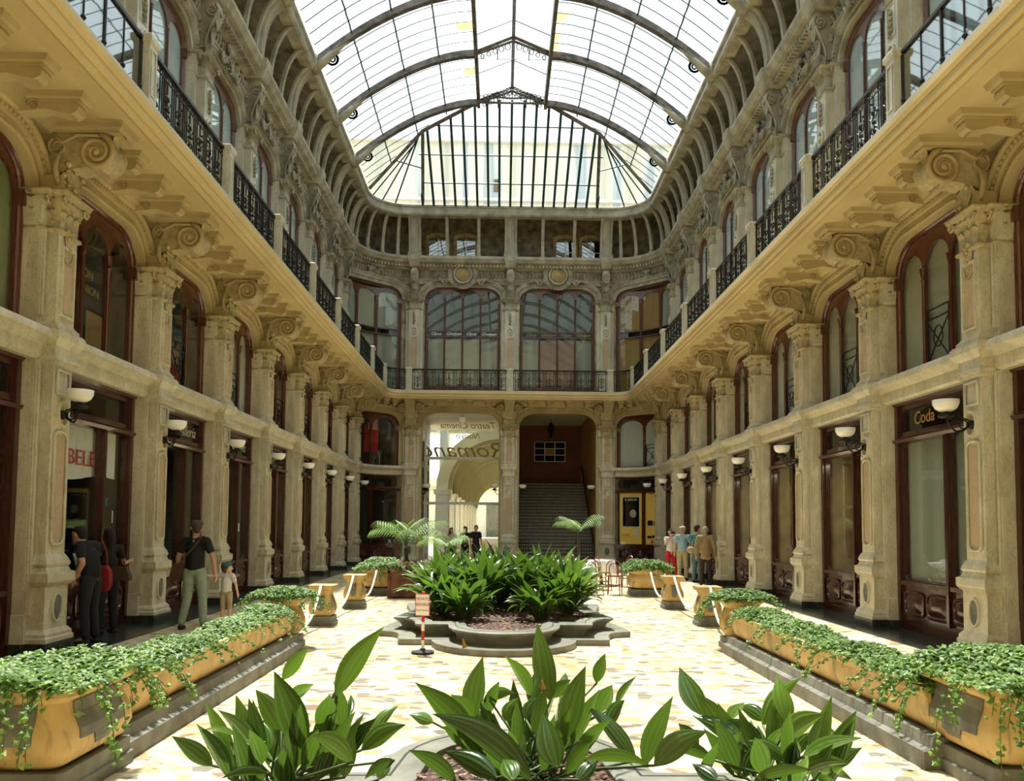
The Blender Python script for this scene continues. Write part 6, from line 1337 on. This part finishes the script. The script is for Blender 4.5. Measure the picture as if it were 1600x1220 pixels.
def person(loc, rz, label, s=1.0, J=None, skin_='skin', shirt='cloth_black', legs='cloth_jeans_green', hair='hair_dark', cap=None, shoe='shoe', sleeve=.55, short=False, jacket=False, longhair=False, headk=1.0, vox=.011, fem=False, bend=0, group=None):
    t = tag(empty('person', loc, rz), label, 'person', group)
    g = dict(pel=(0, 0, .93), che=(0, 0, 1.22), nec=(0, -.01, 1.44), hea=(0, .02, 1.60), sl=(-.175, 0, 1.39), sr=(.175, 0, 1.39), el=(-.25, -.02, 1.12), er=(.25, -.02, 1.12), wl=(-.27, .06, .88), wr=(.27, .06, .88),
             hl=(-.085, 0, .90), hr=(.085, 0, .90), kl=(-.10, .02, .49), kr=(.10, .02, .49), al=(-.11, -.03, .09), ar=(.11, -.03, .09), tl=(-.13, .12, .035), tr=(.13, .12, .035), face=(0, 1, 0))
    if J: g.update(J)
    G = {k_: Vector(v) * s for k_, v in g.items() if k_ != 'face'}; f = Vector(g['face']).normalized(); k = s; fr = Vector((f.y, -f.x, 0)); hk = headk * s; sw = .86 if fem else 1
    hd = G['hea']; body = [(G['pel'], G['che'], .115 * k * (1.05 if fem else 1), .125 * k * sw), (G['che'], G['nec'] - Vector((0, 0, .08 * k)), .125 * k * sw, .08 * k), (G['sl'], G['sr'], .062 * k, .062 * k), (G['nec'] - Vector((0, 0, .04 * k)), hd - Vector((0, 0, .05 * k)), .055 * k * sw, .052 * k * sw),
            (hd + f * .015 * hk, hd + f * .02 * hk - Vector((0, 0, .055 * hk)), .078 * hk, .062 * hk), (hd - f * .03 * hk + Vector((0, 0, .015 * hk)), hd + f * .015 * hk + Vector((0, 0, .03 * hk)), .078 * hk, .080 * hk),
            (hd + f * .085 * hk + Vector((0, 0, .005 * hk)), hd + f * .105 * hk - Vector((0, 0, .02 * hk)), .010 * hk, .015 * hk), (hd + f * .06 * hk - Vector((0, 0, .09 * hk)), hd + f * .075 * hk - Vector((0, 0, .09 * hk)), .025 * hk, .02 * hk)]
    for sg in (-1, 1): body.append((hd + fr * .082 * hk * sg + Vector((0, 0, .01 * hk)), hd + fr * .088 * hk * sg - Vector((0, 0, .025 * hk)), .017 * hk, .012 * hk))
    for q in 'lr':
        body += [(G['s' + q], G['e' + q], .052 * k * sw, .040 * k * sw), (G['e' + q], G['w' + q], .042 * k * sw, .028 * k * sw), (G['h' + q], G['k' + q], .088 * k, .058 * k), (G['k' + q], G['a' + q], .058 * k, .036 * k), (G['a' + q], G['t' + q], .036 * k, .030 * k)]
        d = (G['w' + q] - G['e' + q]).normalized(); w = G['w' + q]; side = d.cross(Vector((1, 0, 0))); side = side.normalized() if side.length > .2 else Vector((0, 1, 0)); th = side.cross(d)
        body.append((w, w + d * .075 * k, .026 * k, .034 * k))
        for i, L in enumerate((.068, .078, .074, .058)):
            b = w + d * .085 * k + side * (.027 - .018 * i) * k; mid = b + d * L * .5 * k; e = mid + (d * .75 + th * (.35 if q == 'l' else -.35)).normalized() * L * .5 * k; body += [(b, mid, .0095 * k, .009 * k), (mid, e, .009 * k, .0075 * k)]
        b = w + d * .03 * k + side * .025 * k; body += [(b, b + (side * .8 + d * .6).normalized() * .05 * k, .012 * k, .010 * k)]
    fuse(body, 'body', skin_, t, vox * .85 * max(.75, s), 3)
    # clothes
    j = .03 if jacket else .012
    low = .0 if not jacket else -.10
    sh = [(G['pel'] + Vector((0, 0, (.07 + low) * k)), G['che'], (.125 + j) * k, (.128 * sw + j) * k), (G['che'], G['nec'] - Vector((0, 0, .09 * k)), (.128 * sw + j) * k, .085 * k), (G['sl'], G['sr'], (.066 + j * .6) * k, (.066 + j * .6) * k)]
    if not jacket:
        for sg in (-1, 1): sh.append((G['pel'] + Vector((sg * .055 * k, 0, .03 * k)), G['che'] + Vector((sg * .04 * k, 0, 0)), .098 * k, .11 * k * sw))
    else:
        for sg in (-1, 1): sh.append((G['pel'] + Vector((sg * .08 * k, 0, -.12 * k)), G['che'] + Vector((sg * .05 * k, 0, 0)), .10 * k, .12 * k))
    for q in 'lr':
        S, E, Wt = G['s' + q], G['e' + q], G['w' + q]
        if sleeve >= 1: sh += [(S, E, (.058 + j) * k, (.048 + j) * k), (E, E.lerp(Wt, .92), (.048 + j) * k, (.038 + j * .7) * k)]
        else: sh.append((S, S.lerp(E, sleeve), (.060 + j) * k * sw, (.060 + j * .6) * k * sw))
    fuse(sh, 'jacket' if jacket else 'shirt', shirt, t, vox * 1.2 * max(.75, s), 7)
    tr = []
    for q in 'lr':
        Hh, K, A = G['h' + q], G['k' + q], G['a' + q]; tr.append((G['pel'] - Vector((0, 0, .0)), Hh, .118 * k, .10 * k)); e = K.lerp(A, .93) if not short else K.lerp(A, .05); tr.append((Hh, K, .100 * k, .072 * k))
        if not short: tr.append((K, e, .072 * k, .060 * k))
    fuse(tr, 'shorts' if short else 'trousers', legs, t, vox * 1.2 * max(.75, s), 5)
    for q in 'lr': d = (G['t' + q] - G['a' + q]); fuse([(Vector((G['a' + q].x, G['a' + q].y - .02 * k, .045 * k)), G['t' + q] + d * .25, .046 * k, .040 * k)], 'shoe', shoe, t, .014, 2)
    hc = [(hd - f * .035 * hk + Vector((0, 0, .03 * hk)), hd + f * .01 * hk + Vector((0, 0, .055 * hk)), .088 * hk, .078 * hk), (hd - f * .05 * hk - Vector((0, 0, .03 * hk)), hd - f * .045 * hk, .062 * hk, .075 * hk)]
    if longhair: hc += [(hd - f * .06 * hk, hd - f * .07 * hk - Vector((0, 0, .22 * hk)), .075 * hk, .05 * hk), (hd - f * .01 * hk + fr * .07 * hk, hd - f * .03 * hk + fr * .08 * hk - Vector((0, 0, .2 * hk)), .035 * hk, .03 * hk), (hd - f * .01 * hk - fr * .07 * hk, hd - f * .03 * hk - fr * .08 * hk - Vector((0, 0, .2 * hk)), .035 * hk, .03 * hk)]
    fuse(hc, 'hair', hair, t, .014 * max(.75, s), 2)
    if cap:
        c0 = hd + Vector((0, 0, .045 * hk)) - f * .01 * hk
        m = MB(); M3 = Matrix(((fr.x, f.x, 0), (fr.y, f.y, 0), (0, 0, 1))); cm = MB().lathe([(.001, .075), (.06, .07), (.092, .055), (.100, .02), (.100, -.005), (.094, -.01)], (0, 0, 0), 18); cm.rings([[(x * w_, .06 + .09 * yy + (.05 if abs(x) < .5 else 0) * yy, z_) for x in (-1, -.5, 0, .5, 1)] for w_, yy, z_ in ((.085, 0, .0), (.08, .6, -.012), (.06, 1, -.02))], closed=False)
        m.merge(cm, lambda x, y, z: tuple(c0 + M3 @ Vector((x, y, z)) * hk)); m.build('cap', cap, t, 'all')
    for sg in (-1, 1): MB().ball(tuple(hd + f * .082 * hk + fr * .03 * hk * sg + Vector((0, 0, .012 * hk))), .009 * hk, 6, 4).build('eye', 'hair_dark', t)
    MB().tube([hd + f * .088 * hk + fr * .02 * hk * q - Vector((0, 0, .052 * hk)) for q in (-1, 0, 1)], .004 * hk, 4).build('mouth', 'flower_pink', t)
    return t, G
# man and child holding hands, walking away on the left
t, G = person((-4.95, 13.45, 0), radians(-4), 'person in a black T-shirt, grey-green trousers and peaked cap, holding a child by the hand', 1.02, dict(er=(.29, 0, 1.13), wr=(.32, .02, .90), el=(-.26, -.03, 1.13), wl=(-.30, .03, .90), kl=(-.10, -.02, .49), al=(-.16, -.08, .09), tl=(-.19, .05, .035), kr=(.11, .06, .49), ar=(.15, .02, .09), tr=(.17, .17, .035), hl=(-.09, 0, .9), face=(-.45, .9, 0)), cap='cap_olive', hair='hair_brown', legs='cloth_jeans_green')
b = tag(empty('shoulder_bag', (-4.95, 13.45, 0)), 'brown shoulder bag hanging at the hip of the person in the black T-shirt', 'bag'); m = MB().box(-.08, .10, -.06, .06, -.13, .13); m.map(lambda x, y, z: (x * (1 - .2 * z), y, z)); q = m.build('bag_body', 'leather_brown', b); q.location = (-.27, -.05, .92); q.rotation_euler = (0, .25, 0)
MB().tube([(-.25, -.08, 1.02), (-.10, -.165, 1.18), (.06, -.165, 1.36), (.13, -.07, 1.50), (.13, .02, 1.49), (.02, .16, 1.32), (-.20, .10, 1.05), (-.25, -.02, 1.0)], .012, 5).build('strap', 'leather_brown', b)
person((-4.60, 13.95, 0), radians(-6), 'small child in a white T-shirt, khaki shorts and blue cap, held by the hand', .60, dict(hea=(0, .02, 1.60), el=(-.32, .0, 1.36), wl=(-.42, -.40, 1.42), er=(.27, 0, 1.14), wr=(.30, .05, .92), face=(.75, .65, 0)), shirt='cloth_white', legs='cloth_khaki', short=True, cap='cap_teal', hair='hair_brown', headk=1.45, skin_='skin_light', longhair=False, vox=.010)
# person leaning to the window with a red bag
person((-5.80, 11.80, 0), radians(82), 'person all in black bending towards the lettered shop window, red bag at the side', 1.0, dict(che=(0, .05, 1.22), nec=(0, .12, 1.42), hea=(0, .21, 1.53), sl=(-.17, .07, 1.38), sr=(.17, .07, 1.38), er=(.24, .10, 1.12), wr=(.20, .24, .94), el=(-.23, -.02, 1.14), wl=(-.21, .10, .92), face=(0, .92, -.4)), legs='cloth_trousers_dark')
b = tag(empty('shoulder_bag', (-5.62, 11.72, 0)), 'red shoulder bag at the side of the person in black', 'bag'); m = MB().rings([[(x * w_, y * .055, z) for x, y in ((-1, -1), (1, -1), (1, 1), (-1, 1))] for w_, z in ((.12, .72), (.16, .80), (.15, 1.0), (.10, 1.08))]); m.build('bag_body', 'bag_red', b); MB().tube([(-.10, 0, 1.06), (-.06, 0, 1.3), (.0, .02, 1.46), (.08, 0, 1.3), (.10, 0, 1.06)], .012, 5).build('strap', 'bag_red', b); b.location = (-5.82, 12.1, 0)
person((-6.08, 12.9, 0), radians(50), 'person in dark clothes close to the shop window, behind the one with the red bag', .94, dict(face=(0, 1, 0), er=(.26, 0, 1.14), wr=(.34, .04, 1.16)), shirt='cloth_black', legs='cloth_trousers_dark', fem=True, longhair=True)
b = tag(empty('handbag', (-5.86, 12.82, 0)), 'brown leather handbag held near the shop window', 'bag'); MB().rings([[(x * w_, y * .05, z) for x, y in ((-1, -1), (1, -1), (1, 1), (-1, 1))] for w_, z in ((.16, .82), (.17, .86), (.10, 1.03))]).build('bag_body', 'leather_brown', b); MB().tube([(-.07, 0, 1.02), (-.05, 0, 1.15), (.05, 0, 1.15), (.07, 0, 1.02)], .01, 5).build('handle', 'leather_brown', b)
# four visitors on the right
person((5.60, 27.0, 0), radians(10), 'person in a white top and red trousers raising a camera to the face', .94, dict(er=(.24, .08, 1.20), wr=(.09, .20, 1.48), el=(-.24, .08, 1.20), wl=(-.07, .20, 1.48), kl=(-.11, .03, .49), al=(-.14, -.02, .09), kr=(.14, .02, .49), ar=(.26, .02, .09), tr=(.30, .16, .035), face=(-.2, .9, 0)) if 0 else dict(er=(.24, -.12, 1.20), wr=(.08, -.2, 1.46), el=(-.24, -.12, 1.20), wl=(-.07, -.2, 1.46), kl=(-.10, .0, .49), al=(-.14, -.02, .09), tl=(-.15, -.16, .035), kr=(.14, .0, .49), ar=(.26, .02, .09), tr=(.30, -.12, .035), face=(-.2, -.95, 0)), shirt='cloth_white', legs='cloth_red', fem=True, longhair=True, sleeve=.4)
b = tag(empty('camera_body', (5.62, 26.72, 0)), 'small black camera held up by the person in red trousers', 'camera'); MB().box(-.06, .06, -.03, .03, 1.46, 1.54).build('case', 'cloth_black', b); MB().lathe([(.03, -.05), (.032, 0), (.001, 0)], (0, -.03, 1.5), 10, 'y').build('lens', 'iron', b)
person((5.78, 26.0, 0), radians(-20), 'person in a light blue shirt, khaki trousers and pale cap, second of the four visitors', 1.0, dict(er=(.24, .1, 1.12), wr=(.12, .25, 1.05), face=(.6, .8, 0)), shirt='cloth_blue', legs='cloth_khaki', cap='cap_beige', hair='hair_grey')
person((6.0, 25.0, 0), radians(-50), 'person in a teal and white top and jeans holding a camera to the window', 1.02, dict(er=(.24, .12, 1.20), wr=(.08, .28, 1.36), el=(-.24, .12, 1.20), wl=(-.06, .28, 1.36), face=(.2, .95, 0)), shirt='cloth_teal', legs='jeans_blue')
b = tag(empty('belt_bag', (5.82, 25.0, 0)), 'khaki bag at the waist of the person in the teal top', 'bag'); MB().ball((-.04, -.12, 1.0), .13, 12, 8, (1, .6, .8)).build('bag_body', 'cloth_khaki', b, 'all'); MB().box(-.14, .06, -.21, -.19, .98, 1.02).build('flap', 'cloth_khaki', b)
person((5.98, 23.9, 0), radians(-12), 'person in a long brown jacket and dark trousers with grey hair, seen from behind', 1.0, dict(el=(-.25, 0, 1.12), wl=(-.26, .05, .86), er=(.26, 0, 1.12), wr=(.28, .04, .86), kl=(-.1, .02, .49), al=(-.12, -.02, .09), kr=(.11, .04, .49), ar=(.16, .04, .09), face=(0, 1, 0)), shirt='cloth_brown', legs='cloth_darkbrown', jacket=True, sleeve=1, cap=None, hair='hair_grey')
for i, (x, y, lab, sh_) in enumerate(((-1.98, 33.0, 'left of three dark figures in front of the passage', 'bust_stone'), (-1.45, 33.3, 'middle of three dark figures in front of the passage', 'cloth_darkbrown'), (-1.0, 33.0, 'right of three dark figures in front of the passage', 'cloth_black'))):
    person((x, y, 0), radians(170 + 20 * i), f'person standing, {lab}', (.92, .95, .98)[i], dict(face=((-1, 1, .5)[i], 1, 0)), shirt=sh_, legs='cloth_trousers_dark', vox=.014, longhair=i < 2, fem=i < 2, group='figures in front of the passage')
